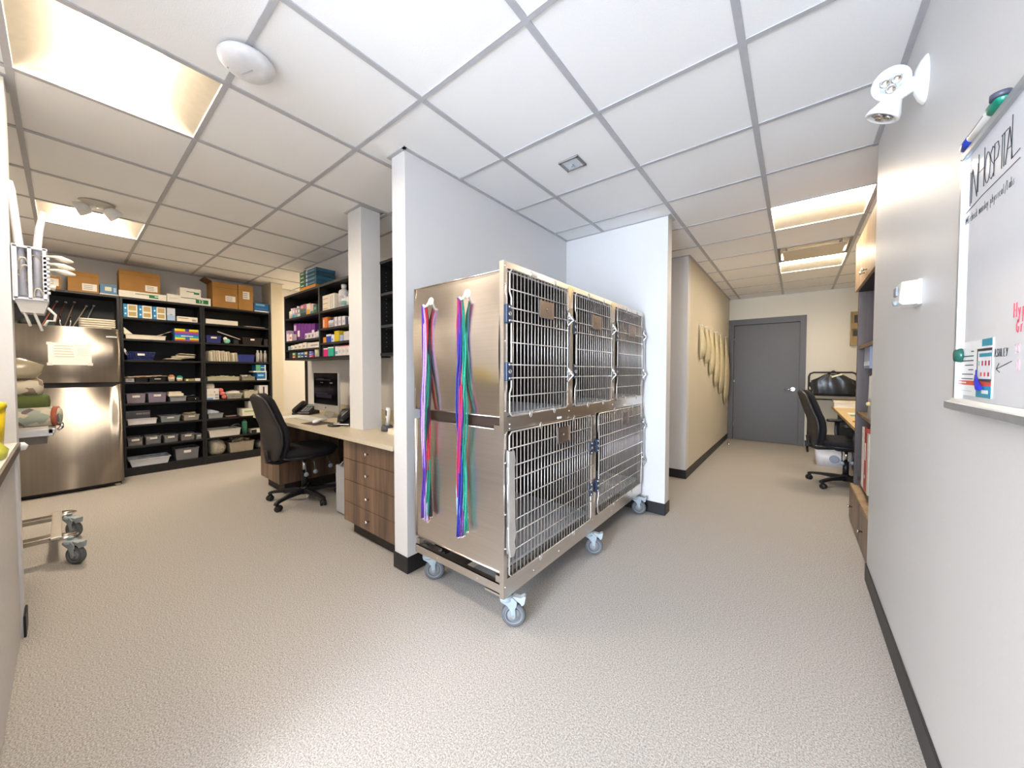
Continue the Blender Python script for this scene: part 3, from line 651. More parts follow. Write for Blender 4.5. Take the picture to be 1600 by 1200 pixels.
# on top of the shelving, left to right
carton('small cardboard box at the left end of the shelving top', -.14, .0, 2.075, .135, .26, (.15, .9, .25, .8))
carton('cardboard box with white label above the refrigerator', .045, .265, 2.075, .215, .3, (.45, .93, .1, .45))
pack('glove_box', 'small blue box between two cardboard boxes on the shelving top', 'box', .272, .398, 2.09, .10, .2, '#4f7fae', [(.28, .68, .3, .75, '#d9dcc0'), (.8, .95, .2, .7, '#a9c6de')])
pack('flat_box', 'low white tray lying under the small blue box on the shelving top', 'box', .268, .408, 2.075, .014, .24, '#e6e0d2')
gsw = [(.33, .62, .62, .72, '#2f6b4a'), (.62, .82, .25, .75, '#1e7a45'), (.74, .82, .45, .62, '#d8efdf')]
pack('syringe_box', 'long flat white box with green stripe under the large cardboard box', 'box', .412, .808, 2.075, .075, .3, '#e9e6dd', gsw)
carton('large cardboard box lying on the left long white box', .418, .755, 2.151, .235, .27, (.62, .93, .08, .38))
o = pack('syringe_box', 'long white box printed 12 in a green panel on the shelving top', 'box', .815, 1.235, 2.075, .098, .3, '#ebe8e0', [(.3, .66, .70, .78, '#2f6b4a'), (.64, .94, .2, .72, '#1e7a45'), (.05, .22, .5, .56, '#c8b8b0')])
MB().text('12', .052, (.085, -.1515, .028), (1, 0, 0), (0, 0, 1), 0, fat=.0008).build('print', M('#e4f4ea', .5), o)
pack('syringe_box', 'smaller white box with green mark stacked on the box printed 12', 'box', .935, 1.135, 2.1735, .10, .22, '#ebe8e0', [(.3, .7, .52, .6, '#2f6b4a'), (.66, .92, .3, .55, '#1e7a45')])
carton('tall cardboard box with open flap near the right end of the shelving top', 1.255, 1.53, 2.075, .335, .3, (.5, .9, .28, .5), openf=True)
carton('narrow cardboard box with square label at the right end of the shelving top', 1.537, 1.71, 2.075, .345, .3, (.3, .75, .45, .75))
pack('wipes_box', 'bright blue box with white base at the right end of the shelving top', 'box', 1.722, 1.905, 2.075, .125, .2, '#1d5f9c', [(0, 1, 0, .13, '#e9edf0'), (.1, .7, .7, .9, '#6fb1d8'), (.1, .9, .3, .4, '#2d78b8')])
# over the refrigerator
FT = 1.672
t = thing('tray_stack', 'stack of white trays lying on the refrigerator top', 'trays', (-6.02, .245, 1.677), R90)
for i in range(5): MB().loft([(0, 0, i*.024, .128, .09), (0, 0, i*.024+.019, .136, .1)], 24, 8).build('tray', M('#ddd5c6', .5), t)
for i, (y0, z0, y1, z1, c, n) in enumerate([(-.138, .02, -.03, .31, '#b0674c', 'rust red'), (-.06, .02, .03, .31, '#6d3a30', 'dark brown'), (.012, .02, .092, .32, '#8a7263', 'taupe'), (.064, .02, .178, .29, '#c2b09c', 'cream'), (.136, .02, .233, .30, '#8f9aa0', 'grey')]):
    t = thing('knobbed_rod', '%s thin rod with white knob leaning above the refrigerator' % n, 'rod', (-6.09, y0, FT), 0, 'rods leaning over the refrigerator')
    MB().tube([(.02, 0, .01), (-.19, y1-y0, z1)], .0048, 8).build('shaft', M(c, .5), t)
    MB().ball((-.19, y1-y0, z1), .011).build('knob', M('#d7d2cc', .4), t)
t = thing('u_shaped_handle', 'curved metal U-shaped handle standing on the refrigerator top', 'instrument', (-6.05, .022, FT+.002))
MB().tube([(0, -.036, .125), (0, -.036, .06), (0, -.028, .02), (0, -.012, .006), (0, .012, .006), (0, .028, .02), (0, .036, .06), (0, .036, .125)], .006, 8).build('bow', CHROME, t)
for s in (-1, 1): MB().cyl((0, s*.036, .125), (0, s*.036, .15), .007).build('tip', M('#5b2a26', .5), t)
t = tag(MB().box(-.05, .05, -.03, .03, 0, .05).build('small_case', M('#17473d', .5)), 'dark green small case on the refrigerator top', 'case'); t.location = (-6.1, -.085, FT+.001)
t = tag(MB().ball((0, 0, .05), .05, sz=.95).box(-.06, .06, -.12, -.05, .0, .05).build('bag', M('#3a3f3c', .6)), 'dark crumpled bag at the left on the refrigerator top', 'bag'); t.location = (-6.12, -.23, FT+.003)

# ---- bins, baskets
def bin_(name, label, cat, y0, y1, z, h, d, color, alpha=.6, lab=None, fill=None, taper=.86, group=None, side='L', lip=True, xf=None):
    w = abs(y1-y0); loc = Lp(y0, y1, z, d, xf or XF-.015) if side == 'L' else ((y0+y1)/2, 1.67+d/2, z)
    t = thing(name, label, cat, loc, R90 if side == 'L' else 0, group)
    mt = M(color, .35, alpha=alpha) if alpha < 1 else M(color, .45)
    a, b = w/2, d/2; k = taper; th = .003
    mb = MB()
    def ring(sx, sy, zz): return [(-sx, -sy, zz), (sx, -sy, zz), (sx, sy, zz), (-sx, sy, zz)]
    mb.rings([ring(a*k-th, b*k-th, .004), ring(a-.006-th, b-.006-th, h), ring(a-.006, b-.006, h), ring(a*k, b*k, 0)], 0, False)
    mb.build('tub', mt, t)
    if lip: MB().rings([ring(a, b, h-.005), ring(a, b, h), ring(a-.008, b-.008, h), ring(a-.008, b-.008, h-.005)], 0, False, cap=False, close=True).build('rim', mt, t)
    if lab: MB().add([(-.035*lab, -b*(k+(1-k)*.62)-.003, h*.60), (.035*lab, -b*(k+(1-k)*.62)-.003, h*.60), (.035*lab, -b*(k+(1-k)*.85)-.004, h*.83), (-.035*lab, -b*(k+(1-k)*.85)-.004, h*.83)], [(0, 1, 2, 3)]).build('name_label', PAPER, t)
    if fill:
        cols, top, lbl, nm = fill; random.seed(int(y0*1000+z*77)); mats = [M(c, .6) for c in cols]; mb = MB()
        n = max(8, int(w*d*900))
        for i in range(n*2):
            sx = random.uniform(.012, .03); px = random.uniform(-a*.80+sx, a*.80-sx); py = random.uniform(-b*.75+sx, b*.75-sx)
            e = Matrix.Translation((px, py, .012+random.uniform(.0, top-.014))) @ Matrix.Rotation(random.uniform(0, 3), 4, 'Z') @ Matrix.Rotation(random.uniform(-.5, .5), 4, 'X')
            mb.xf = e; mb.box(-sx, sx, -sx*.7, sx*.7, -.004, .004, random.randrange(len(mats)))
        mb.xf = Matrix.Identity(4); mb.box(-a*.78, a*.78, -b*.78, b*.78, .006, top*.55)
        o = mb.build(nm, mats); o.location = loc; o.rotation_euler.z = R90 if side == 'L' else 0
        tag(o, lbl, 'supplies', kind='stuff')
    return t
def basket(name, label, y0, y1, z, h, d, color, lab=None, nx=9, nz=4, solid=False):
    w = y1-y0; t = thing(name, label, 'basket', Lp(y0, y1, z, d), R90); a, b = w/2, d/2; k = .86; mt = M(color, .45)
    mb = MB()
    def ring(s, zz): return [(-a*s, -b*s, zz), (a*s, -b*s, zz), (a*s, b*s, zz), (-a*s, b*s, zz)]
    mb.box(-a*k, a*k, -b*k, b*k, 0, .006)
    for i in range(nz+1):
        zz = .006+(h-.012)*i/nz; s = k+(1-k)*zz/h; q = ring(s, zz)
        for j in range(4): mb.tube([q[j], q[(j+1) % 4]], .0045 if 0 < i < nz else .007, 6)
    for j in range(nx+1):
        u = -1+2*j/nx
        for s in (-1, 1): mb.tube([(a*k*u, s*b*k, 0), (a*u, s*b, h-.004)], .0035, 6)
    for j in range(nx):
        u = -1+2*j/(nx-1)
        for s in (-1, 1): mb.tube([(s*a*k, b*k*u, 0), (s*a, b*u, h-.004)], .0035, 6)
    mb.build('lattice', mt, t)
    if lab: MB().box(-.03*lab, .03*lab, -b-.006, -b-.004, h*.55, h*.80).build('name_label', PAPER, t)
    return t
bp_ = [(0, .28, 0, 1, '#1a86c4'), (.28, .97, 0, 1, '#e8e6dd'), (.36, .88, .10, .42, '#b39b64'), (.36, .88, .54, .92, '#b39b64'), (.08, .2, .62, .74, '#d9f1fb'), (.08, .2, .2, .32, '#d9f1fb')]
for i, n in enumerate(('leftmost', 'middle', 'rightmost')):
    pack('bandage_box', '%s of three blue and white boxes with tan windows on the top shelf' % n, 'box', .444+i*.121, .560+i*.121, ZS[1], .148, .22, '#1a78b4', bp_, 'blue bandage boxes on the top shelf')
pack('tissue_box', 'pale white and blue upright box right of the three bandage boxes', 'box', .810, .884, ZS[1], .152, .18, '#c9cfdc', [(0, 1, 0, .42, '#9cb8de'), (.35, .65, .45, .5, '#5c6a8c')])
pack('flat_box', 'low white carton with a dark line beside the pale upright box', 'box', .90, 1.098, ZS[1], .062, .2, '#e6ddd0', [(.05, .55, .62, .72, '#5a3a34'), (.72, .92, .15, .55, '#9a9ba6')])
bin_('document_tray', 'long cream paper tray on the second shelf', 'tray', .45, .80, ZS[2], .052, .25, '#e4dccd', 1, taper=.94)
t = thing('paper_stack', 'sheaf of papers curling up from the cream tray', 'papers', (XF-.14, .72, ZS[2]+.056), R90)
for i in range(5):
    e = MB(); e.xf = Matrix.Rotation(-.42-.05*i, 4, 'Y'); e.box(-.02, .155-.01*i, -.09, .09, -.001-.004*i, .0005-.004*i); e.build('sheet', M('#dcd0b8', .7), t)
t = tag(MB().add([(0, -.1, 0), (.07, -.1, 0), (0, -.1, .075), (0, .1, 0), (.07, .1, 0), (0, .1, .075)], [(0, 1, 2), (5, 4, 3), (0, 3, 4, 1), (1, 4, 5, 2), (2, 5, 3, 0)]).build('folded_card', M('#e2d8c4', .6)), 'folded cream card leaning at the left of the long tray', 'card')
t.location = (XF-.13, .445, ZS[2]+.056); t.rotation_euler.z = R90
rb = [('#d8d62a', .83, 1), ('#c4572e', .72, .83), ('#8d3ba0', .6, .72), ('#2a5fc0', .47, .6), ('#1e8fc8', .38, .47), ('#27a37e', .28, .38), ('#dcd83a', .16, .28), ('#c45a2a', .06, .16), ('#6a2d6f', 0, .06)]
pack('rainbow_box', 'rainbow striped carton on the second shelf', 'box', .876, 1.108, ZS[2], .155, .22, '#3c6cae', [(0, .98, a, b, c) for c, a, b in rb]+[(.42, .58, .8, 1, '#2b3f8f'), (.42, .6, .1, .5, '#2a5fae'), (.25, .75, .40, .46, '#e8eef2')])
basket('plastic_basket', 'navy blue lattice basket with white tag left on the third shelf', .46, .695, ZS[3], .098, .25, '#23306e', 1, 10, 5)
t = tag(MB().prism([(0, 0), (.02, 0), (-.012, .078), (-.03, .07)], -.1, .1, 'y').build('folded_card', PAPER), 'white card sticking out left of the navy lattice basket', 'card'); t.location = (XF-.14, .462, ZS[3]+.055); t.rotation_euler.z = R90
random.seed(3)
def pouches(label, y0, y1, z, n, lean, hh, cols, grp, flatp=False):
    for i in range(n):
        c = cols[i % len(cols)]; u = y0+(y1-y0)*(i+.5)/n
        mb = MB()
        w, l = random.uniform(.10, .14), hh*random.uniform(.85, 1.05)
        if flatp:
            mb.xf = Matrix.Rotation(random.uniform(-.25, .25), 4, 'X') @ Matrix.Rotation(random.uniform(-.08, .08), 4, 'Y')
            mb.loft([(0, 0, 0, .085, .075), (0, 0, .004, .092, .08), (0, 0, .011, .08, .07), (0, 0, .014, .07, .06)], 20, 6)
            loc = (XF-.12-random.uniform(0, .03), y0+.09+(y1-y0-.18)*random.random(), z+.012+i*hh)
        else:
            mb.xf = Matrix.Rotation(lean+random.uniform(-.06, .06), 4, 'Y')
            mb.prism([(-w/2, 0), (w/2, 0), (w/2, l), (w/2-.02, l*1.03), (-w/2+.015, l*.98), (-w/2, l)], -.0035, .0035, 'x')
            loc = (XF-.09-random.uniform(0, .02), u, z+.004)
        o = mb.build('sterile_pouch', M(c, .55)); o.location = loc; o.rotation_euler.z = R90 if flatp else 0
        if not flatp: o.rotation_euler.z = -.95+random.uniform(-.04, .04)
        tag(o, label % ['first', 'second', 'third', 'fourth', 'fifth', 'sixth', 'seventh', 'eighth', 'ninth', 'tenth', 'eleventh', 'twelfth'][i], 'pouch', grp)
pouches('%s off-white flat pouch from the bottom in the heap beside the lattice basket', .77, 1.10, ZS[3], 6, 0, .013, ['#cfc6ae', '#ddd6c4', '#c4bba6'], 'flat pouches heaped on the third shelf', True)
# fourth row, left
pack('small_box', 'small pale grey box at the left end of the fourth shelf', 'box', .445, .515, ZS[4], .04, .14, '#a9a6ad', [(.3, .7, .5, .7, '#55555c')])
bin_('low_bin', 'low black bin beside the small grey box on the fourth shelf', 'bin', .520, .632, ZS[4], .046, .2, '#1d1d22', 1)
bin_('low_bin', 'low black bin with white tag, centre of the fourth shelf', 'bin', .637, .79, ZS[4], .046, .2, '#1c1c20', 1, lab=.8)
t = thing('envelope_row', 'row of cream paper slips lying over the low black bins', 'papers', (XF-.11, .62, ZS[4]+.05), R90)
for i in range(7): e = MB(); e.xf = Matrix.Translation((-.15+.048*i, 0, .002+.002*i)) @ Matrix.Rotation(.05*math.sin(i*2.1), 4, 'Y'); e.box(-.045, .045, -.06, .06, 0, .005+.004*(i % 3)); e.build('slip', M(['#d9c4a4', '#e5dccd', '#d3a987'][i % 3], .6), t)
def cup(label, y, z, r, h, c, capc=None, x=XF-.06, name='plastic_cup', cat='cup', n=20):
    t = thing(name, label, cat, (x, y, z)); MB().lathe([(.001, 0), (r*.9, 0), (r, h*.98), (r*.94, h), (.001, h*.99)], n=n).build('body', M(c, .4), t)
    if capc: MB().lathe([(r*1.03, h*.9), (r*1.03, h*1.02), (r*.5, h*1.4), (.001, h*1.42)], n=n).build('cap', M(capc, .4), t)
    return t
cup('cream tub with orange rim on the fourth shelf', .842, ZS[4], .032, .058, '#d6cbb8', '#c9825a', name='tub', cat='tub')
cup('cream tub with pointed teal lid on the fourth shelf', .918, ZS[4], .030, .05, '#d9d2b8', '#178a86', name='tub', cat='tub')
pack('yellow_packet', 'tiny yellowish packet right of the teal lidded tub', 'packet', .968, 1.05, ZS[4], .03, .1, '#8c8752', [(.05, .3, .2, .8, '#e6e3b4')])
pack('white_packet', 'tiny white packet at the right end of the fourth shelf', 'packet', 1.062, 1.112, ZS[4], .034, .1, '#dcd6d2')
# fifth row, left
bin_('storage_bin', 'clear bin with orange and blue packets, leftmost on the fifth shelf', 'bin', .444, .612, ZS[5], .11, .24, '#a9a0b4', .55, .9, (['#b9744a', '#5b6aa0', '#c7b3a8', '#8c5a6c'], .085, 'orange and blue packets in the leftmost clear bin', 'packets'))
bin_('storage_bin', 'clear bin with purple packets, second on the fifth shelf', 'bin', .622, .792, ZS[5], .115, .24, '#a79bb8', .55, .9, (['#6a4f86', '#8c7aa0', '#bfb0c4'], .09, 'purple packets in the second clear bin', 'packets'))
bin_('storage_bin', 'low grey clear bin under white pouches on the fifth shelf', 'bin', .812, .978, ZS[5], .062, .22, '#a9adb4', .7, None, None)
pack('white_packet', 'off-white soft packet lying on the low grey bin of the fifth shelf', 'packet', .806, .945, ZS[5]+.066, .030, .18, '#e2dac8', rough=.6)
pack('white_packet', 'thinner off-white packet on top of the pair over the low grey bin', 'packet', .81, .925, ZS[5]+.0965, .022, .16, '#d8ceba', rough=.6)
t = thing('instrument_case', 'black case with metal clips at the right end of the fifth shelf', 'case', (XF-.11, 1.043, ZS[5]), R90)
MB().box(-.058, .058, -.08, .08, 0, .045).build('body', M('#101013', .4), t, .006)
MB().tube([(-.05, -.04, .052), (0, -.06, .070), (.045, -.05, .058)], .004, 8).ball((.02, -.083, .02), .008).build('clip', CHROME, t)
# sixth row, left
bin_('low_bin', 'white perforated bin front on the sixth shelf, nearest the refrigerator', 'bin', .447, .70, ZS[6], .060, .12, '#d9d6dc', 1, None, None, .92, xf=XF+.0)
pack('file_box', 'grey lidded box behind the white perforated bin on the sixth shelf', 'box', .447, .655, ZS[6], .15, .18, '#75767c', [(.42, .66, .70, .82, '#c9c6c4'), (.68, .98, .68, .84, '#b5b2b3'), (0, 1, .92, 1, '#8a8b91')], xf=XF-.15)
bin_('storage_bin', 'grey clear bin with white tag, middle of the sixth shelf', 'bin', .725, .915, ZS[6], .075, .24, '#9aa3a8', .65, .9, (['#6f7d80', '#a4adb0'], .05, 'grey packets in the middle bin of the sixth shelf', 'packets'))
bin_('storage_bin', 'clear bin with beige packets at the right end of the sixth shelf', 'bin', .938, 1.10, ZS[6], .07, .24, '#b0aba4', .65, .9, (['#b3a78e', '#d6ccb6', '#8c857a'], .095, 'beige packets heaped in the right bin of the sixth shelf', 'packets'))
# seventh row, left: five small clear bins
for i, (a, b, h, cs, n) in enumerate([(.444, .580, .10, ['#b0795a', '#d4c2b4', '#8c6a5c'], 'tan and brown'), (.592, .738, .10, ['#3f7a80', '#d8dfe2', '#b88a96'], 'teal and white'), (.752, .892, .09, ['#5f9a98', '#dfc7b8', '#c47a62'], 'aqua and peach'), (.908, 1.05, .085, ['#d9b6ae', '#e8dfd8', '#c48f86'], 'pale pink')]):
    bin_('storage_bin', 'small clear bin with %s packets on the seventh shelf' % n, 'bin', a, b, ZS[7], h, .2, '#8f9094', .45, .9, (cs, h*.8, '%s packets inside the small clear bin' % n, 'packets'), group='small clear bins on the seventh shelf')
bin_('storage_bin', 'smallest clear bin at the right end of the seventh shelf', 'bin', 1.058, 1.116, ZS[7], .06, .2, '#aab0b2', .6, .5, None)
# bottom row, left
t = bin_('shallow_tray', 'shallow white tray sticking out of the bottom shelf', 'tray', .45, .81, ZS[8], .085, .30, '#d5d9e4', 1, None, None, .84, xf=XF+.02)
t = thing('scissors', 'grey instruments lying across the shallow white tray', 'instruments', (XF-.10, .62, ZS[8]+.088), R90)
MB().tube([(-.09, -.03, 0), (.02, .0, .004), (.11, .02, .006)], .005, 6).tube([(-.08, .03, .004), (.02, .0, .008), (.10, -.03, .004)], .005, 6).build('blades', GREY, t)
bin_('storage_bin', 'grey translucent basket with white tag on the bottom shelf', 'basket', .85, 1.09, ZS[8], .145, .26, '#84868c', .75, 1, (['#cfcfcf', '#3a3d42', '#9fa4a8'], .125, 'dark and white packets piled in the grey bottom basket', 'packets'))
# ---- right bay
pack('flat_box', 'long low cream box on the top shelf of the right bay', 'box', 1.180, 1.525, ZS[1], .062, .28, '#e2dbd0', [(0, 1, 0, .07, '#c9b9a4')])
t = thing('paper_stack', 'thin papers spread flat at the right of the long cream box', 'papers', (XF-.14, 1.72, ZS[1]+.001), R90)
for i in range(3): MB().box(-.13+.02*i, .13+.005*i, -.1, .1, .004*i, .004*i+.003).build('sheet', M('#c5b3a0', .6), t)
bin_('storage_bin', 'dark blue bin with white tag on the second shelf of the right bay', 'bin', 1.176, 1.345, ZS[2], .098, .25, '#2a2f70', 1, .9, (['#b9b4a8', '#d8d2c6'], .08, 'pale papers filling the dark blue bin', 'packets'))
t = thing('bandage_roll', 'mint green tape roll with white core beside the dark blue bin', 'roll', (XF-.05, 1.405, ZS[2]+.034))
MB().lathe([(.012, -.03), (.033, -.03), (.033, .03), (.012, .03)], n=24, axis='x').build('roll', M('#7cc4ae', .6), t)
MB().lathe([(.001, .0), (.02, .0), (.022, .02), (.001, .02)], (.012, -.022, .030), n=16, axis='x').build('core', PAPER, t)
t = tag(MB().prism([(0, 0), (.25, -.085), (.252, -.078), (.002, .012)], -.01, .01, 'y').build('plastic_strip', M('#b9b4b2', .4)), 'pale grey strip leaning down across the second shelf of the right bay', 'strip'); t.location = (XF-.03, 1.30, ZS[2]+.148); t.rotation_euler.z = R90
pack('dark_tub', 'small black tub in the middle of the right bay second shelf', 'tub', 1.475, 1.53, ZS[2], .06, .1, '#16181c')
bin_('storage_bin', 'very dark brown bin with white tag on the second shelf of the right bay', 'bin', 1.57, 1.82, ZS[2], .1, .27, '#1d140f', 1, .7, None)
pack('dark_box', 'black upright box at the right end of the second shelf', 'box', 1.835, 1.885, ZS[2], .09, .2, '#0e0e10')
pouches('%s off-white upright pouch from the left in the row on the third shelf', 1.178, 1.50, ZS[3], 12, .12, .135, ['#d8ceb8', '#e3dccb', '#cbbfa6'], 'upright pouches on the third shelf')
bin_('storage_bin', 'royal blue bin between pouches and white bottles, right bay', 'bin', 1.512, 1.722, ZS[3], .105, .25, '#27337f', 1, None, None)
for i in range(3):
    t = thing('squeeze_bottle', '%s pale grey capped bottle of the trio ending the third shelf' % ['left', 'middle', 'right'][i], 'bottle', (XF-.05-.02*(i % 2), 1.762+.048*i, ZS[3]), 0, 'pale bottles on the third shelf')
    MB().lathe([(.001, 0), (.021, 0), (.021, .12), (.017, .135), (.010, .145), (.001, .145)], n=18).build('body', M('#bfbdb8', .4), t)
    MB().lathe([(.012, .143), (.012, .172), (.001, .173)], n=16).build('cap', M('#d5d4d0', .4), t)
pack('wipes_box', 'blue and green carton, upper of two at the right end of the fourth shelf', 'box', 1.728, 1.85, ZS[4]+.131, .088, .18, '#0f5f9c', [(0, .45, 0, 1, '#5fa886'), (.5, .85, .5, .62, '#bfe0f0'), (.88, 1, 0, 1, '#e2ecf0')])
pack('flat_box', 'thin white board between the two blue cartons on the fourth shelf', 'box', 1.70, 1.86, ZS[4]+.113, .0175, .2, '#e6e6e4')
pack('wipes_box', 'blue carton, lower of two at the right end of the fourth shelf', 'box', 1.738, 1.858, ZS[4], .1125, .18, '#1768a8', [(0, 1, 0, .16, '#e4e8ea'), (.1, .7, .5, .72, '#8cc4e4'), (.88, 1, 0, 1, '#dfe9ee')])
bin_('document_tray', 'long yellowish tray with papers on the fourth shelf, right bay', 'tray', 1.180, 1.54, ZS[4], .052, .26, '#b6b294', 1, None, (['#cfc9b8', '#a9a69c'], .06, 'papers heaped in the long yellowish tray', 'packets'), .95)
bin_('low_bin', 'beige low bin beside the blue cartons on the fourth shelf', 'bin', 1.562, 1.722, ZS[4], .052, .24, '#8f8878', 1, None, (['#dcd8cc', '#c7c2b8'], .07, 'white packets rising from the beige low bin', 'packets'), .95)
# fifth row right
pack('medicine_box', 'white printed carton at the left of the fifth shelf, right bay', 'box', 1.175, 1.30, ZS[5], .145, .2, '#dcd9d6', [(0, .5, 0, .15, '#4c8cc4'), (.05, .55, .42, .46, '#c9b06a'), (.68, .95, .35, .5, '#8a8f9c'), (.6, .68, .66, .74, '#22242a'), (.68, .95, .1, .26, '#9aa0ac')])
t = tag(MB().loft([(0, 0, 0, .038, .05), (0, 0, .02, .042, .055), (0, 0, .055, .04, .05), (0, 0, .068, .028, .04)], 24, 4).build('cotton_roll', M('#d9d5cc', .7)), 'soft white roll lying on the white printed carton', 'roll'); t.location = (XF-.09, 1.215, ZS[5]+.146)
t = thing('bandage_roll', 'coral pink wrap rolls leaning against the white basket', 'roll', (XF-.05, 1.345, ZS[5]+.002))
for i, (y, z) in enumerate([(.018, .028), (-.002, .075), (-.020, .118)]): MB().lathe([(.008, -.03), (.026, -.03), (.028, 0), (.026, .03), (.008, .03)], (0, y, z), 20, axis='x').build('roll', M('#d9736c', .8), t)
basket('plastic_basket', 'white wicker-like basket on the fifth shelf of the right bay', 1.388, 1.56, ZS[5], .075, .24, '#aaa79f', None, 12, 5)
t = tag(MB().loft([(0, 0, 0, .075, .09), (0, 0, .03, .085, .095), (.01, 0, .052, .07, .08), (.02, 0, .062, .03, .05)], 28, 3).build('gauze', M('#d9d4c8', .9, bump=.4, scale=60)), 'heap of white gauze filling the wicker-like basket', 'gauze', kind='stuff'); t.location = (XF-.135, 1.474, ZS[5]+.045); t.rotation_euler.z = R90
bin_('low_bin', 'cream bin full of gauze right of the wicker-like basket', 'bin', 1.582, 1.758, ZS[5], .1, .24, '#cfc8b4', .8, None, (['#e0dccb', '#d2ccb8'], .105, 'cream swabs inside the cream bin', 'packets'), .93)
pack('binder', 'white upright binder with dark slot at the right end of the fifth shelf', 'binder', 1.765, 1.872, ZS[5], .17, .22, '#dcd9d8', [(.42, .6, .2, .9, '#2a2a38')])
# sixth row right
bin_('low_bin', 'pale grey bin with folded sheet on the sixth shelf, right bay', 'bin', 1.182, 1.35, ZS[6], .062, .24, '#aab1b9', .8, None, None)
t = tag(MB().prism([(-.08, 0), (.05, .0), (.04, .02), (-.02, .045), (-.075, .05)], -.08, .08, 'y').build('folded_sheet', M('#b4c0cc', .6)), 'folded pale blue sheet on the pale grey bin of the sixth shelf', 'cloth'); t.location = (XF-.13, 1.262, ZS[6]+.066); t.rotation_euler.z = R90
t = tag(MB().lathe([(.001, 0), (.06, .002), (.068, .014), (.064, .014), (.001, .006)], n=28).build('dish', M('#9c8078', .5)), 'round brownish dish on the sixth shelf, right bay', 'dish'); t.location = (XF-.09, 1.445, ZS[6])
pack('syringe_box', 'white box with green print on the sixth shelf, right bay', 'box', 1.552, 1.80, ZS[6], .1, .24, '#e2ddcc', [(.1, .62, .55, .72, '#8fb573'), (.62, .70, .4, .8, '#2f2f33')], xf=XF+.0)
bin_('low_bin', 'grey-white bin standing on the box with green print', 'bin', 1.63, 1.80, ZS[6]+.101, .1, .2, '#c6c4c2', 1, None, None, .92)
# seventh row right
bin_('shallow_tray', 'long white tray on the seventh shelf, right bay', 'tray', 1.18, 1.535, ZS[7], .095, .30, '#d3d0cc', 1, None, None, .9, xf=XF+.01)
t = tag(MB().tube([(-.02, 0, 0), (.03, -.02, .03), (.09, 0, .035), (.12, 0, .0)], .009, 8).build('cable', M('#6c7276', .5)), 'grey bent cable resting on the end of the long white tray', 'cable'); t.location = (XF-.10, 1.44, ZS[7]+.106); t.rotation_euler.z = R90
t = thing('water_bottle', 'green cylindrical bottle on the seventh shelf', 'bottle', (XF-.04, 1.585, ZS[7]))
MB().lathe([(.001, 0), (.030, 0), (.031, .165), (.026, .175), (.001, .176)], n=24).build('body', M('#2f7158', .45), t); MB().lathe([(.018, .176), (.018, .196), (.001, .198)], n=16).build('cap', M('#1d4a3b', .4), t)
pack('small_box', 'small black and white box right of the green bottle', 'box', 1.66, 1.80, ZS[7], .05, .16, '#d4d2cf', [(0, .45, 0, .9, '#15161a')])
# bottom right
t = tag(MB().loft([(0, 0, 0, .07, .1), (.0, 0, .03, .095, .12), (.01, 0, .10, .10, .12), (-.01, 0, .17, .085, .1), (-.02, 0, .205, .05, .06)], 28, 2.2).build('plastic_bag', M('#a49f92', .2, bump=1., scale=40, alpha=.92, var=.25)), 'crumpled clear plastic bag at the left of the bottom right shelf', 'bag'); t.location = (XF-.14, 1.285, ZS[8]+.001); t.rotation_euler.z = R90
bin_('storage_bin', 'large cloudy bin full of pale packets on the bottom shelf, right bay', 'bin', 1.40, 1.70, ZS[8], .14, .3, '#b3aa9a', .75, None, (['#d2c9b4', '#a8a294', '#e4dece', '#807c72'], .185, 'pale packets heaped in the large cloudy bin', 'packets'))
t = tag(MB().loft([(0, 0, 0, .05, .1), (0, 0, .06, .06, .11), (0, 0, .11, .03, .06)], 20, 2.2).build('plastic_bag', M('#5d6168', .3, bump=.8, scale=40)), 'dark grey bag at the far right of the bottom shelf', 'bag'); t.location = (XF-.14, 1.79, ZS[8]+.001); t.rotation_euler.z = R90

# ================================================================== DESK AREA
DZ = .755
dk = thing('desk_worktop', 'long pale laminate worktop running from the partition to the shelving corner', 'worktop', (-3.2, 1.6, 0))
def at(mb, name, mats, par, lx, ly, lz=0, bevel=0.):
    o = mb.build(name, mats, par, bevel); o.location = (-lx, -ly, -lz); return o
at(MB().box(-4.52, -1.935, 1.268, 1.945, .725, DZ), 'top', DESK, dk, -3.2, 1.6, bevel=.002)
at(MB().box(-4.50, -1.935, 1.928, 1.945, DZ, DZ+.10), 'backsplash', DESK, dk, -3.2, 1.6)
def knob(parent, x, y, z, off, ax='y', s=-1):
    if ax == 'y': o = MB().lathe([(.006, 0), (.006, s*.012), (.011, s*.018), (.012, s*.026), (.001, s*.029)], (x, y, z), 16, axis='y')
    else: o = MB().lathe([(.006, 0), (.006, s*.012), (.011, s*.018), (.012, s*.026), (.001, s*.029)], (x, y, z), 16, axis='x')
    q = o.build('knob', CHROME, parent); return q
def pedestal(label, x0, x1, zs, kn=True):
    t = thing('drawer_cabinet', label, 'cabinet', ((x0+x1)/2, 1.6, 0)); lx = (x0+x1)/2
    at(MB().box(x0+.002, x1-.002, 1.33, 1.90, .10, .724), 'carcass', WALNUT, t, lx, 1.6)
    at(MB().box(x0+.03, x1-.03, 1.37, 1.88, 0, .10), 'toe_kick', M('#2a211d', .6), t, lx, 1.6)
    for a, b in zs:
        d = at(MB().box(x0+.001, x1-.001, 1.31, 1.329, a+.002, b-.002), 'drawer', WALNUT, t, lx, 1.6, bevel=.0015)
        if kn: knob(d, (x0+x1)/2, 1.31, (a+b)/2, 0)
    return t
pedestal('four-drawer walnut cabinet under the worktop beside the partition wall', -2.632, -1.94, [(.575, .722), (.417, .575), (.252, .417), (.105, .252)])
t = pedestal('walnut cabinet under the far left end of the worktop, behind the office chair', -4.45, -3.93, [(.60, .722), (.105, .60)], False)
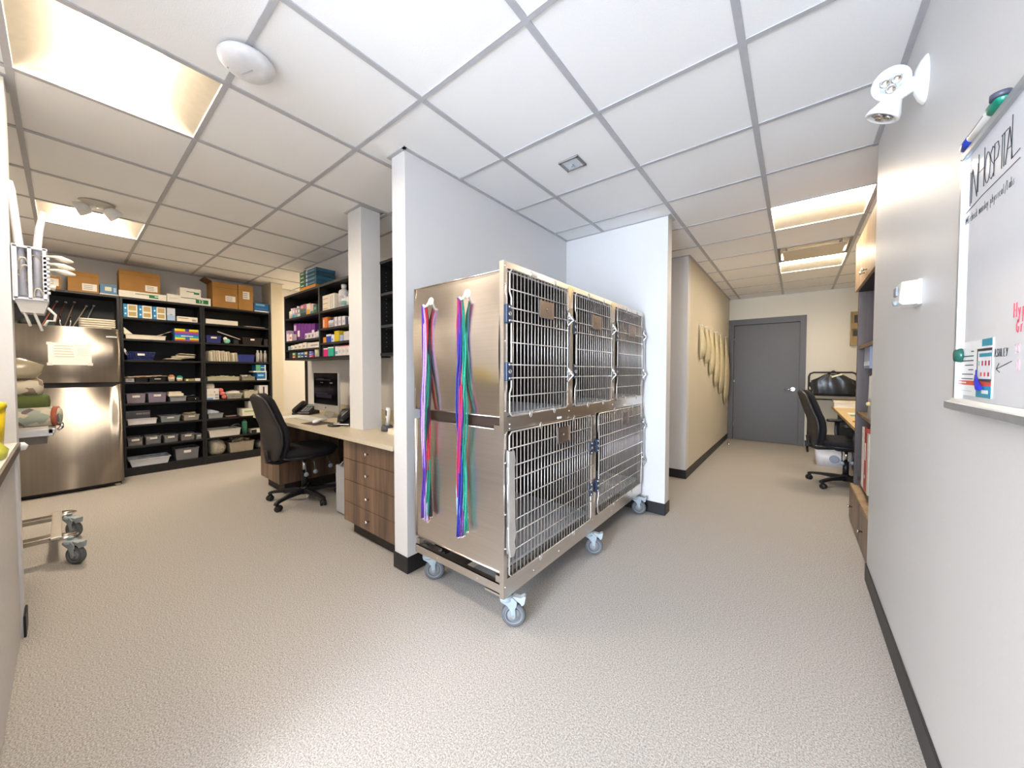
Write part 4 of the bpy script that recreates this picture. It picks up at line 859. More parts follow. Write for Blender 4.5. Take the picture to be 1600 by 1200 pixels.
for d, z in zip([c for c in t.children if c.name.startswith('drawer')], (.66, .56)): knob(d, -4.19 if z > .6 else -4.0, 1.31, z, 0)
# things in the knee space
t = thing('computer_tower', 'white computer tower standing in the knee space under the worktop', 'computer', (-2.99, 1.66, 0))
MB().box(-.09, .09, -.2, .2, .012, .42).build('case', M('#b9bcc2', .4), t, .01)
for sx in (-1, 1):
    for sy in (-1, 1): MB().cyl((sx*.07, sy*.17, 0), (sx*.07, sy*.17, .012), .012).build('foot', PBLK, t)
t = tag(MB().tube([(-2.93, 1.62, .70), (-2.93, 1.6, .5), (-2.90, 1.58, .36), (-2.93, 1.56, .28), (-2.98, 1.58, .36), (-2.95, 1.62, .5), (-2.88, 1.62, .40), (-2.80, 1.48, .45), (-2.80, 1.45, .42)], .006, 8).tube([(-2.90, 1.62, .70), (-2.91, 1.6, .52), (-2.88, 1.58, .3), (-2.84, 1.5, .24), (-2.79, 1.455, .2)], .005, 8).build('cable', M('#c9cacc', .5)), 'looped white cables hanging beside the computer tower', 'cable')
t.location.x = -.19
t = thing('wall_panel', 'dark back panel closing the knee space under the worktop', 'panel', (-3.28, 1.92, 0)); MB().box(-.645, .645, -.012, .012, .0, .724).build('panel', M('#3a2a22', .5), t)
# column standing through the worktop
struct('column', MB().box(-2.875, -2.672, 1.49, 1.655, DZ, ZT), M('#dcdcdc', .48, var=.01))
for n, a in (('trim_40', (-2.897, -2.65, 1.468, 1.49)), ('trim_41', (-2.672, -2.65, 1.49, 1.677)), ('trim_42', (-2.897, -2.65, 1.655, 1.677)), ('trim_43', (-2.897, -2.875, 1.49, 1.655))): struct(n, MB().box(*a, HC-.003, HC+.01), GRID)
# office chairs
def office_chair(label, loc, rot, arms=False, arm_ang=0, lever=(-.16,), seat_z=.47, base_rot=0):
    t = thing('office_chair', label, 'chair', loc, rot)
    b = MB(); b.lathe([(.001, .062), (.036, .062), (.040, .075), (.036, .118), (.026, .135), (.001, .135)], n=24)
    b.build('hub', PBLK, t)
    for q in range(5):
        a = base_rot+2*PI*q/5; e = Matrix.Rotation(a, 4, 'Z')
        l = MB(); l.xf = e
        l.rings([[(x, s*wd, z) for s, z in ((-1, zb), (1, zb), (.75, zt), (-.75, zt))] for x, wd, zb, zt in ((.02, .030, .070, .118), (.10, .027, .076, .115), (.20, .023, .078, .105), (.28, .020, .070, .093), (.315, .020, .060, .085), (.328, .014, .058, .078))], 0, False)
        lo = l.build('base_leg', PBLK, t, .003)
        c = MB(); c.xf = e @ Matrix.Translation((.305, 0, 0)) @ Matrix.Rotation(1.1+q*.7, 4, 'Z')
        for s in (-1, 1): c.lathe([(.001, s*.006), (.024, s*.006), (.026, s*.010), (.026, s*.022), (.020, s*.026), (.001, s*.026)], (.012, 0, .026), 24, axis='y')
        c.prism([(-.014, .030), (-.010, .052), (.012, .060), (.036, .048), (.042, .026), (.030, .026), (.012, .03)], -.006, .006, 'y').cyl((0, 0, .045), (0, 0, .075), .008)
        c.build('caster', PBLK, t)
    MB().cyl((0, 0, .12), (0, 0, .27), .025).cyl((0, 0, .26), (0, 0, seat_z-.07), .014, m=1).build('gas_column', [PBLK, CHROME], t)
    MB().loft([(0, 0, seat_z-.075, .09, .10), (0, 0, seat_z-.045, .12, .14)], 20, 5).box(-.03, .03, -.29, -.05, seat_z-.07, seat_z-.055).build('mechanism', PBLK, t)
    sh = MB().loft([(0, .005, seat_z-.045, .19, .19), (0, .005, seat_z-.035, .225, .225), (0, .005, seat_z-.015, .238, .238), (0, .005, seat_z-.01, .235, .235)], 40, 3.2); sh.build('seat_shell', PBLK, t)
    MB().loft([(0, .01, seat_z-.012, .235, .235), (0, .012, seat_z+.010, .248, .248), (0, .012, seat_z+.035, .245, .245), (0, .01, seat_z+.052, .225, .222), (0, .005, seat_z+.058, .17, .165), (0, 0, seat_z+.056, .05, .05)], 40, 3.2).build('seat', FAB, t)
    # backrest: upholstered front, smooth shell behind
    cu, shl = [], []; z0, z1 = seat_z-.04, seat_z+.56; n = 22
    for i in range(n+1):
        u = i/n; z = z0+(z1-z0)*u
        wd = .212*(min(1, .55+1.6*u) if u < .28 else 1.0-.38*((u-.28)/.72)**2.0)
        if u > .9: wd *= math.sqrt(max(.02, 1-((u-.9)/.1)**2*.86))
        if u < .08: wd *= math.sqrt(max(.05, 1-((.08-u)/.08)**2*.8))
        yc = -.265-.05*u-.045*math.sin(u*PI*1.0+.3)*-1*(1 if u < .55 else .8)*.6-.09*max(0, u-.45)
        th = .038*(1 if .06 < u < .94 else .6)
        cu.append((0, yc+.028, z, wd, th)); shl.append((0, yc-.018, z-.003, wd*1.015, .030*(1 if .04 < u < .96 else .55)))
    MB().loft(cu, 36, 2.6).build('backrest', FAB, t); MB().loft(shl, 36, 2.4).build('back_shell', VINYLB, t)
    sp = MB().tube([(0, -.10, seat_z-.065), (0, -.24, seat_z-.075), (0, -.315, seat_z-.05), (0, -.325, seat_z+.06)], .022, 10, flat=(.035, .012)); sp.build('back_post', PBLK, t)
    for k2, (x, y, ln) in enumerate([(.17, -.06, .11), (.17, .02, .10), (.19, .15, .07)]):
        for s in ((1,) if k2 else (1,)):
            l = MB().tube([(s*(x-.09), y, seat_z-.06), (s*(x+.02), y-.02, seat_z-.075), (s*(x+.055), y-.03, seat_z-.05-ln)], .006, 8)
            lo = l.build('lever', M('#54585e', .4, .4), t)
            MB().lathe([(.001, -.008), (.017, -.008), (.020, 0), (.017, .010), (.001, .012)], (s*(x+.06), y-.031, seat_z-.06-ln), 18, axis='x').build('lever_knob', M('#8a96a4', .35), lo)
    if arms:
        for s in (-1, 1):
            a = MB().tube([(s*.16, 0, seat_z-.045), (s*.265, 0, seat_z-.04), (s*.285, -.01, seat_z+.08), (s*.28, -.01, seat_z+.20)], .013, 10, flat=(.022, .010)).build('armrest', PBLK, t)
            MB().loft([(s*.275, .02, seat_z+.195, .035, .12), (s*.275, .02, seat_z+.21, .040, .125), (s*.275, .02, seat_z+.225, .035, .115)], 24, 4).build('arm_pad', PBLK, a)
    return t
office_chair('black office chair with tall tapered back at the long pale worktop', (-3.62, 1.42, 0), math.radians(4), base_rot=math.radians(219))
# monitor
t = thing('desktop_computer', 'all-in-one computer with dark screen and silver chin on the worktop', 'computer', (-3.685, 1.70, DZ))
SIL = M('#c4c4c2', .3, .6, name='silver')
MB().box(-.264, .264, -.045, -.020, .065, .455).build('housing', SIL, t, .006)
MB().loft([(0, -.020, 0, .01, .01)]*2, 4, 2) if False else None
MB().rings([[(-.24, -.02, .09), (.24, -.02, .09), (.24, -.02, .43), (-.24, -.02, .43)], [(-.1, .03, .16), (.1, .03, .16), (.1, .03, .36), (-.1, .03, .36)]], 0, False).build('back_bulge', SIL, t)
s_ = MB().box(-.258, .258, -.0475, -.045, .135, .450, 0).box(-.25, .25, -.0482, -.0475, .142, .443, 1)
s_.box(-.20, .12, -.0486, -.0482, .378, .384, 2).box(-.18, -.02, -.0486, -.0482, .388, .393, 2).box(-.10, -.04, -.0486, -.0482, .35, .357, 3).box(.10, .16, -.0486, -.0482, .345, .36, 3).box(-.2, .14, -.0486, -.0482, .20, .235, 4).box(-.22, .05, -.0486, -.0482, .24, .246, 2)
s_.build('screen', [M('#08080a', .12), M('#07070a', .12), M('#33363c', .3), M('#5c6068', .3), M('#1d1a2e', .3)], t)
MB().lathe([(.001, 0), (.009, 0), (.009, .0012), (.001, .0012)], (0, -.0462, .10), 16, axis='y').prism([(-.003, .110), (.004, .114), (.002, .108)], -.0465, -.0452, 'y').build('logo', M('#1c1c1e', .3), t)
MB().box(-.085, .085, -.10, .075, 0, .006).box(-.085, .085, -.0, .006, .006, .2).build('stand', SIL, t, .004)
t = tag(MB().box(-.115, .115, -.09, .09, 0, .003).build('mouse_mat', M('#4a3a33', .8)), 'dark brown mouse mat on the worktop below the screen', 'mat'); t.location = (-3.33, 1.425, DZ); t.rotation_euler.z = .1
t = thing('computer_mouse', 'white low mouse lying on the dark mat', 'mouse', (-3.37, 1.43, DZ+.0035), .9); MB().loft([(0, 0, 0, .027, .054), (0, 0, .010, .029, .056), (0, .004, .020, .024, .045), (0, .006, .025, .012, .025)], 28, 2.4).build('shell', WHITE, t)
t = thing('keyboard', 'slim white keyboard in front of the all-in-one computer', 'keyboard', (-3.66, 1.50, DZ), .0)
MB().prism([(-.07, 0), (.06, 0), (.06, .012), (-.07, .004)], -.215, .215, 'x').build('body', SIL, t, .001)
kb = MB()
for r in range(5):
    for c in range(14): z = .0055+.0085*(r*.024+.008)/.13; kb.box(-.205+c*.0295, -.180+c*.0295, -.06+r*.023, -.042+r*.023, z, z+.004)
kb.build('keys', M('#e4e4e2', .5), t)
t = tag(MB().box(-.10, .10, -.14, .14, 0, .003).build('paper_sheet', PAPER), 'white paper sheet left of the keyboard on the worktop', 'paper'); t.location = (-4.02, 1.45, DZ); t.rotation_euler.z = .2
def desk_phone(label, loc, rot, shell):
    t = thing('desk_phone', label, 'telephone', loc, rot)
    MB().prism([(-.10, 0), (.09, 0), (.09, .085), (.07, .10), (-.09, .028), (-.10, .018)], -.09, .11, 'x').build('base', PBLK, t, .006)
    e = MB(); e.xf = Matrix.Translation((-.062, -.01, .071)) @ Matrix.Rotation(math.radians(24.5), 4, 'X')
    e.loft([(0, .0, 0, .026, .105), (0, 0, .016, .027, .108), (0, 0, .030, .020, .10)], 24, 4).build('handset', shell, t)
    e = MB(); e.xf = Matrix.Translation((.04, .045, .090)) @ Matrix.Rotation(math.radians(24.5), 4, 'X')
    e.box(-.045, .045, -.022, .022, 0, .003).build('display', M('#7d8a84', .25), t)
    e = MB(); e.xf = Matrix.Translation((.04, -.035, .054)) @ Matrix.Rotation(math.radians(24.5), 4, 'X')
    for r in range(4):
        for c in range(3): e.box(-.040+c*.03, -.018+c*.03, -.045+r*.025, -.028+r*.025, 0, .004)
    e.build('buttons', M('#8c8f94', .4), t)
    return t
desk_phone('black desk telephone left of the all-in-one computer', (-4.18, 1.66, DZ), math.radians(35), PBLK)
desk_phone('black desk telephone half hidden by the white column', (-3.00, 1.60, DZ), math.radians(30), PBLK)
t = thing('headphone_shell', 'grey rounded half-dome device right of the computer', 'device', (-3.20, 1.66, DZ), math.radians(20))
MB().loft([(0, 0, 0, .10, .075), (0, 0, .03, .105, .078), (.01, 0, .075, .085, .065), (.02, 0, .105, .05, .04), (.02, 0, .115, .02, .015)], 36, 2.2).build('dome', M('#7d8790', .3), t)
MB().loft([(-.06, 0, .0, .06, .07), (-.06, 0, .05, .055, .065), (-.03, .01, .118, .05, .05)], 28, 2.4).build('dark_back', PBLK, t)
t = tag(MB().lathe([(.001, 0), (.055, 0), (.06, .008), (.05, .018), (.001, .02)], n=28).build('coaster_dish', M('#1c2222', .35)), 'black oval dish in front of the grey device on the worktop', 'dish'); t.location = (-3.05, 1.44, DZ); t.scale = (1.2, .8, 1)
t = tag(MB().tube([(0, 0, .004), (.10, .05, .004), (.13, .065, .004)], .004, 8).build('pen', WHITE), 'white pen resting by the black dish beside the column', 'pen'); t.location = (-3.02, 1.42, DZ+.019)
t = thing('cordless_phone', 'white cordless telephone standing in a dark cradle right of the column', 'telephone', (-2.49, 1.59, DZ), math.radians(-15))
MB().loft([(0, 0, 0, .045, .042), (0, 0, .03, .045, .042), (0, 0, .045, .036, .035)], 24, 3).build('cradle', DGREY, t)
e = MB(); e.xf = Matrix.Translation((0, 0, .03)) @ Matrix.Rotation(math.radians(12), 4, 'Y'); e.loft([(0, 0, 0, .018, .012), (0, 0, .08, .021, .013), (0, 0, .14, .024, .014), (0, 0, .155, .020, .012)], 24, 3.5); hs = e.build('handset', WHITE, t)
e = MB(); e.xf = Matrix.Translation((0, 0, .03)) @ Matrix.Rotation(math.radians(12), 4, 'Y'); e.box(-.013, .013, -.0155, -.012, .095, .135, 0).box(-.006, .006, -.0155, -.012, .06, .075, 1)
for r in range(3): e.box(-.012, .012, -.0150, -.012, .03+r*.011, .036+r*.011, 1)
e.build('keypad', [M('#2c3036', .3), M('#74787e', .4)], hs)
t = tag(MB().box(-.06, .06, -.05, .05, 0, .022).box(-.058, .058, -.048, .048, .022, .04).build('note_block', M('#e6dccb', .6)), 'cream block of notes right of the cordless telephone', 'notepad'); t.location = (-2.30, 1.56, DZ)
t = thing('microphone_stand', 'dark gooseneck device behind the note block at the partition', 'device', (-2.26, 1.74, DZ)); MB().lathe([(.001, 0), (.05, 0), (.05, .015), (.02, .04), (.012, .10), (.001, .10)], n=20).build('base', M('#2b2422', .4), t); MB().tube([(0, 0, .09), (.01, 0, .15), (.0, 0, .21)], .007, 8).build('neck', PBLK, t)
t = thing('pen_box', 'black open organiser behind the cordless telephone', 'organiser', (-2.52, 1.76, DZ)); MB().box(-.06, .06, -.05, .05, 0, .004).box(-.06, -.056, -.05, .05, 0, .09).box(.056, .06, -.05, .05, 0, .09).box(-.06, .06, -.05, -.046, 0, .07).box(-.06, .06, .046, .05, 0, .11).build('tray', PBLK, t)
for i in range(3):
    t = tag(MB().box(-.075, .075, -.001, .001, -.11, .11).build('notice', M(['#dfd6c0', '#e6dfcf', '#d6cbb0'][i], .6)), ['notice sheet on the wall just right of the computer screen', 'notice sheet on the wall beside the white column', 'small pale sheet on the wall right of the column'][i], 'notice'); t.location = ((-3.50, 1.948, 1.12), (-3.27, 1.948, 1.06), (-2.85, 1.948, 1.03))[i]

# ---- wall-hung open cabinets over the worktop
YW, YK = 1.65, 1.945
def wallcab(label, x0, x1, z0, z1, uprights, shelves, holes=False):
    t = thing('open_wall_cabinet', label, 'cabinet', ((x0+x1)/2, 1.8, z0)); lx = (x0+x1)/2
    bmat = BLK
    at(MB().box(x0, x1, YW, YK, z1-.022, z1), 'top_panel', bmat, t, lx, 1.8, z0); at(MB().box(x0, x1, YW, YK, z0, z0+.022), 'bottom_panel', bmat, t, lx, 1.8, z0)
    at(MB().box(x0, x1, YK-.008, YK, z0, z1), 'back_panel', M('#0d0c0d', .6), t, lx, 1.8, z0)
    for x in uprights: at(MB().box(x-.013, x+.013, YW+.001, YK-.008, z0+.022, z1-.022), 'upright', bmat, t, lx, 1.8, z0)
    for a, b, z in shelves: at(MB().box(a, b, YW+.004, YK-.008, z-.02, z), 'shelf', bmat if not holes else M('#333034', .5), t, lx, 1.8, z0)
    if holes:
        hm = MB()
        for k3 in range(18): hm.cyl((uprights[0]+.0132, YW+.06, z0+.08+k3*.036), (uprights[0]+.0136, YW+.06, z0+.08+k3*.036), .004, n=8)
        for k3 in range(18): hm.cyl((uprights[0]+.0132, YK-.06, z0+.08+k3*.036), (uprights[0]+.0136, YK-.06, z0+.08+k3*.036), .004, n=8)
        at(hm, 'peg_holes', M('#8f8a88', .5), t, lx, 1.8, z0)
    return t
wallcab('black open wall cabinet stocked with medicine above the computer', -4.705, -2.98, 1.35, 2.098, (-4.692, -3.79, -2.993),
        [(-4.679, -3.803, 1.832), (-4.679, -3.803, 1.572), (-4.679, -3.803, 1.47), (-3.777, -3.006, 1.832), (-3.777, -3.006, 1.656), (-3.777, -3.006, 1.51)])
wallcab('nearly empty black open wall cabinet between column and partition', -2.70, -1.935, 1.35, 2.12, (-2.687, -1.948), [(-2.674, -1.961, 1.86), (-2.674, -1.961, 1.60)], True)
for x, n in ((-4.62, 'leftmost'), (-4.42, 'second'), (-4.13, 'third'), (-3.765, 'fourth'), (-3.52, 'fifth'), (-3.21, 'rightmost')):
    t = tag(MB().box(x-.003, x+.003, YW+.02, YK-.02, 1.373, 1.449 if x < -3.8 else 1.489).build('shelf_divider', M('#55575c', .4)), '%s thin grey divider standing on the lowest shelf of the stocked wall cabinet' % n, 'divider')
W = lambda name, label, cat, x0, x1, z, h, c, decos=(), d=.14, group=None, xf=1.675: pack(name, label, cat, x0, x1, z, h, d, c, decos, group, side='W', xf=xf)
def bottle(label, x, y, z, r, h, c, cc, band=None, name='medicine_bottle', group=None):
    t = thing(name, label, 'bottle', (x, y, z), 0, group)
    MB().lathe([(.001, 0), (r, 0), (r, h*.68), (r*.85, h*.75), (r*.42, h*.80), (r*.42, h*.86), (.001, h*.86)], n=20).build('body', M(c, .35), t)
    MB().lathe([(r*.5, h*.84), (r*.5, h), (.001, h)], n=18).build('cap', M(cc, .4), t)
    if band: MB().lathe([(r*1.02, h*.15), (r*1.02, h*.5)], n=20).build('label_band', M(band, .5), t)
    return t
for i in range(4): W('medicine_box', '%s blue-green carton in the stack on top of the wall cabinet' % ['lowest', 'second', 'third', 'topmost'][i], 'box', -4.31, -3.90, 2.143+i*.043, .038, ['#27566e','#2f6480','#22505f','#2b5c78'][i], [(0, .3, 0, 1, '#4c7a45'), (.05, .24, .35, .6, '#cfe0e4'), (.4, .48, .1, .9, '#b9ccd4'), (.52, .9, .35, .5, '#7fa8bc')], .2, 'cartons stacked on the wall cabinet')
W('medicine_box', 'orange and yellow carton under the blue-green stack', 'box', -4.32, -3.92, 2.099, .042, '#d18a2c', [(0, .3, 0, .5, '#e6b34c')], .2)
Z1, Z2, Z3, Z4_ = 1.832, 1.572, 1.47, 1.372
bottle('white bottle at the left end of the top shelf', -4.645, 1.72, Z1, .035, .13, '#e6dcd0', '#f2eee8', '#d0c4b8')
bottle('taller white bottle second from the left on the top shelf', -4.575, 1.76, Z1, .035, .155, '#e0d6ca', '#f2eee8')
for i, (c, a, n) in enumerate([('#b9a7bd', '#4d90ac', 'lilac and blue'), ('#a9868f', '#6aa5b8', 'dusty pink and blue'), ('#8c8fa0', '#d8d2cc', 'grey and white')]): W('medicine_box', '%s carton in the left group on the top shelf' % n, 'box', -4.53+i*.072, -4.462+i*.072, Z1, .115-.006*i, c, [(0, 1, 0, .35, a), (.3, .7, .5, .8, '#e8e4e0')])
W('medicine_box', 'pink and teal striped wide carton on the top shelf', 'box', -4.305, -4.16, Z1, .125, '#a35c74', [(0, 1, .35, .6, '#2e6f6e'), (0, 1, 0, .3, '#1f4a3a'), (.1, .5, .7, .9, '#d8a0b0')])
W('medicine_box', 'cream carton with yellow flash on the top shelf', 'box', -4.155, -4.06, Z1, .12, '#e3d8cc', [(.1, .9, .05, .5, '#e0a43a'), (0, .15, 0, 1, '#b9a090')])
W('medicine_box', 'pale pink carton beside the cream one on the top shelf', 'box', -4.055, -3.985, Z1, .105, '#d8b9b6', [(0, 1, 0, .3, '#4c8a7c')])
W('medicine_box', 'dark green carton at the right of the left top shelf', 'box', -3.98, -3.90, Z1, .095, '#2f5a4a', [(.2, .8, .4, .7, '#7aa08c')])
W('file_folder', 'narrow white folder standing against the middle upright', 'folder', -3.86, -3.825, Z1, .165, '#f0efec')
for i in range(2):
    W('medicine_box', 'white carton with gold curved stripes, %s of two side by side' % ['left', 'right'][i], 'box', -3.765+i*.13, -3.64+i*.13, Z1, .155, '#e4dccb', [(.1, .9, .75, .8, '#c99a4a'), (.1, .9, .45, .5, '#c99a4a'), (.1, .9, .12, .17, '#c99a4a')] if not i else [(.3, .36, .1, .9, '#9a9ca6'), (.6, .66, .1, .9, '#9a9ca6')])
bottle('big white bottle rising above the others on the top shelf', -3.435, 1.735, Z1, .050, .235, '#dedcdb', '#e9e8e6', '#c9c7c8')
bottle('white bottle hidden close to the column on the top shelf', -3.08, 1.71, Z1, .034, .12, '#e4e2e0', '#f0f0ee')
bottle('white bottle with teal band right of the big white one', -3.335, 1.695, Z1, .034, .105, '#e4e2e0', '#f0f0ee', '#7ab0a8')
bottle('squat white bottle right of the teal banded one', -3.27, 1.71, Z1, .034, .12, '#dddbd8', '#ecebe8')
bottle('white bottle nearest the column on the top shelf', -3.17, 1.71, Z1, .038, .14, '#dcdad8', '#ecebe8')
# second shelf left: purple cartons
for i in range(6): W('medicine_box', '%s purple carton in the row on the second shelf' % ['first', 'second', 'third', 'fourth', 'fifth', 'sixth'][i], 'box', -4.62+i*.095, -4.53+i*.095, Z2, .21-.008*i, '#6d2c84', [(.15, .8, .25, .6, '#e7dbe6')] if i in (1, 5) else ([(.1, .8, .6, .9, '#d6b8dc')] if i == 0 else [(.1, .16, .05, .9, '#8d4ca4')]), .18, 'purple cartons on the second shelf', xf=1.72)
W('medicine_box', 'white and lilac carton at the left end of the second shelf', 'box', -4.675, -4.60, Z2, .125, '#ddd0dc', [(0, 1, .7, 1, '#a58cb4')], .05, xf=1.66)
W('medicine_box', 'small white and red carton in front of the purple row', 'box', -4.59, -4.515, Z2, .08, '#ecdcd8', [(.2, .8, .3, .6, '#c46a62')], .05, xf=1.66)
for i in range(3): W('medicine_box', '%s small white carton in front of the purple row at right' % ['left', 'middle', 'right'][i], 'box', -4.16+i*.085, -4.082+i*.085, Z2, .06, '#dcd4d8', [(.1, .5, .2, .7, '#8a7c96')], .05, xf=1.66)
bottle('small white bottle with blue cap right of the small white cartons', -3.885, 1.69, Z2, .03, .085, '#e2e0e4', '#2f6fa8')
bottle('small white bottle at the right end of the left second shelf', -3.83, 1.70, Z2, .024, .09, '#e2e0e4', '#dcdce0')
# second shelf right
ZR = 1.656
W('medicine_box', 'orange carton on the middle right shelf', 'box', -3.77, -3.665, ZR, .112, '#d9722c', [(.1, .4, .15, .8, '#f0c9a4')])
for i, (x, cc) in enumerate(((-3.63, '#1f3f7a'), (-3.565, '#1c2d4a'))): bottle('white bottle with %s cap next to the orange carton' % ['blue', 'navy'][i], x, 1.70, ZR, .028, .095, '#dedbd8', cc, '#b9b5b6')
for i, n in enumerate(('left', 'middle', 'right')): W('medicine_box', '%s one of three white and grey cartons on the middle right shelf' % n, 'box', -3.53+i*.075, -3.462+i*.075, ZR, .095-.003*i, '#e4dfe2', [(0, .2, 0, 1, '#7d6a74'), (.4, .9, .3, .6, '#c2c0cc')])
W('medicine_box', 'navy carton right of the white and grey trio', 'box', -3.30, -3.262, ZR, .075, '#2c3560')
for i in range(2): bottle('white bottle with light blue cap nearest the column, %s one' % ['left', 'right'][i], -3.225+i*.075, 1.70, ZR, .032, .098, '#e2e4e6', '#4c8cb8', '#b9c8d0')
# third row
W('medicine_box', 'light blue small carton at the left end of the narrow shelf', 'box', -4.67, -4.61, Z3, .045, '#8fb4bc', d=.12)
for i in range(4): W('medicine_box', '%s small white carton on the narrow shelf' % ['first', 'second', 'third', 'fourth'][i], 'box', -4.59+i*.11, -4.49+i*.11, Z3, .052+.006*i, '#e2dcd4', [(.1, .5, .3, .6, '#a09890')], .12)
W('medicine_box', 'long white flat carton at the right of the narrow shelf', 'box', -4.14, -3.86, Z3, .06, '#dfd8d2', [(.3, .9, .4, .6, '#9a8c94')], .12)
W('medicine_box', 'orange-yellow small carton on the lower right shelf', 'box', -3.765, -3.695, 1.51, .058, '#e0922c')
W('medicine_box', 'royal blue and white carton on the lower right shelf', 'box', -3.69, -3.59, 1.51, .082, '#1f3fae', [(0, 1, .78, 1, '#dfe4f0')])
W('medicine_box', 'white carton with blue mark on the lower right shelf', 'box', -3.585, -3.53, 1.51, .075, '#dfe6f4', [(.2, .7, .2, .5, '#7a9ad8')])
W('medicine_box', 'yellow carton on the lower right shelf', 'box', -3.52, -3.42, 1.51, .105, '#dcbf24', [(.85, 1, 0, 1, '#b9a04a')])
W('medicine_box', 'pale blue small carton behind the yellow one', 'box', -3.41, -3.35, 1.51, .06, '#a8bcd8')
W('medicine_box', 'light grey square carton on the lower right shelf', 'box', -3.335, -3.235, 1.51, .088, '#cfcbc8')
W('file_folder', 'tall narrow white carton at the column end of the lower right shelf', 'box', -3.17, -3.12, 1.373, .15, '#d6d2cf')
# bottom row
for i, (x, cs, n) in enumerate([(-4.545, ('#d0583a', '#5ba866'), 'red and green'), (-4.40, ('#6fa85c', '#3a68b0'), 'green and blue'), (-4.315, ('#2c3a8c', '#4a7cc0'), 'navy and blue'), (-4.22, ('#27307c', '#c9b04a'), 'navy and yellow')]):
    for k4 in range(2): W('medicine_box', 'small %s carton, %s of a pair on the bottom shelf' % (n, ['lower', 'upper'][k4]), 'box', x, x+.078, Z4_+k4*.034, .032, cs[k4], [(.1, .8, .3, .6, '#d8dcd8')], .1, 'small cartons on the bottom shelf')
for k4, c in enumerate(('#c9486a', '#5f7ac8', '#6b46a8')): W('medicine_box', '%s flat carton in the stack left of the white jug' % ['pink', 'light blue', 'violet'][k4], 'box', -4.10, -4.0, Z4_+k4*.024, .0225, c, [(.1, .6, .3, .6, '#dfd8e8')], .1)
bottle('white jug with yellow-green label on the bottom shelf', -3.91, 1.70, Z4_, .042, .155, '#e2dfd8', '#eceae6', '#d0d4a0', name='jug')
W('medicine_box', 'hot pink carton on the bottom right shelf', 'box', -3.755, -3.67, Z4_, .085, '#d81f7c', [(0, 1, .85, 1, '#f0e4ea')])
W('medicine_box', 'turquoise carton on the bottom right shelf', 'box', -3.66, -3.54, Z4_, .092, '#1fae94', [(0, 1, .88, 1, '#e4f0ec')])
W('medicine_box', 'white carton with blue mark right of the turquoise one', 'box', -3.51, -3.455, Z4_, .092, '#dfe4e8', [(.1, .9, .2, .5, '#58a8c0')])
for i in range(3): W('medicine_box', 'white carton with red top edge, %s of three' % ['left', 'middle', 'right'][i], 'box', -3.448+i*.077, -3.375+i*.077, Z4_, .095, '#e2dbd8', [(0, 1, .92, 1, '#c4527a'), (.2, .6, .3, .6, '#c9c0c0')])
for x, z, h, n in ((-2.42, 1.86, .0, ''),): pass
W('file_folder', 'white carton on the middle shelf of the nearly empty wall cabinet', 'box', -2.50, -2.38, 1.601, .16, '#d9d7d6', [(.2, .6, .3, .7, '#b0b0b4')])
W('file_folder', 'white ribbed carton at the bottom of the nearly empty wall cabinet', 'box', -2.47, -2.36, 1.373, .17, '#d3d1cf', [(.0, 1, .2, .24, '#9a9a9c'), (.0, 1, .5, .54, '#9a9a9c'), (.0, 1, .8, .84, '#9a9a9c')])

# ================================================================== LEFT FOREGROUND
# counter against the left wall
t = thing('base_cabinet', 'grey-white base cabinet seen edge-on at the left border', 'cabinet', (-1.95, -.45, 0))
MB().box(-.775, .775, -.34, .29, .0, .868).build('carcass', M('#c9c4bf', .45), t); MB().box(-.775, .775, .29, .302, .02, .862).build('door', M('#cfcac6', .4), t)
t = thing('counter_top', 'white counter top with dark front edge at the left border', 'worktop', (-1.95, -.45, .868))
MB().box(-.775, .775, -.34, .312, .0, .032).build('slab', M('#d9d8d6', .35), t); MB().box(-.775, .775, .312, .320, -.004, .030).build('edge_band', M('#5a4c44', .4), t, .001)
t = thing('sharps_container', 'yellow container standing on the counter at the left border', 'container', (-2.50, -.238, .9005))
MB().loft([(0, 0, 0, .075, .075), (0, 0, .17, .085, .085)], 28, 6).build('bin', M('#e6c700', .4), t); MB().loft([(0, 0, .17, .088, .088), (0, 0, .19, .085, .085), (0, 0, .20, .05, .05)], 28, 6).build('lid', M('#e6d016', .4), t)
t = tag(MB().loft([(0, 0, 0, .10, .045), (0, 0, .025, .11, .05), (.01, 0, .05, .08, .035), (0, 0, .06, .04, .015)], 24, 2.4).build('yellow_bag', M('#dfe04a', .25, bump=.8, scale=60, alpha=.85)), 'translucent yellow bag lying on the counter edge', 'bag'); t.location = (-2.28, -.185, .9015)
t = thing('wall_hook', 'small white rounded catch at the end of the counter', 'hook', (-2.732, -.128, .862), 0); MB().loft([(0, 0, 0, .010, .012), (0, .004, .02, .012, .016), (0, 0, .035, .006, .008)], 16, 2.2).build('catch', WHITE, t)
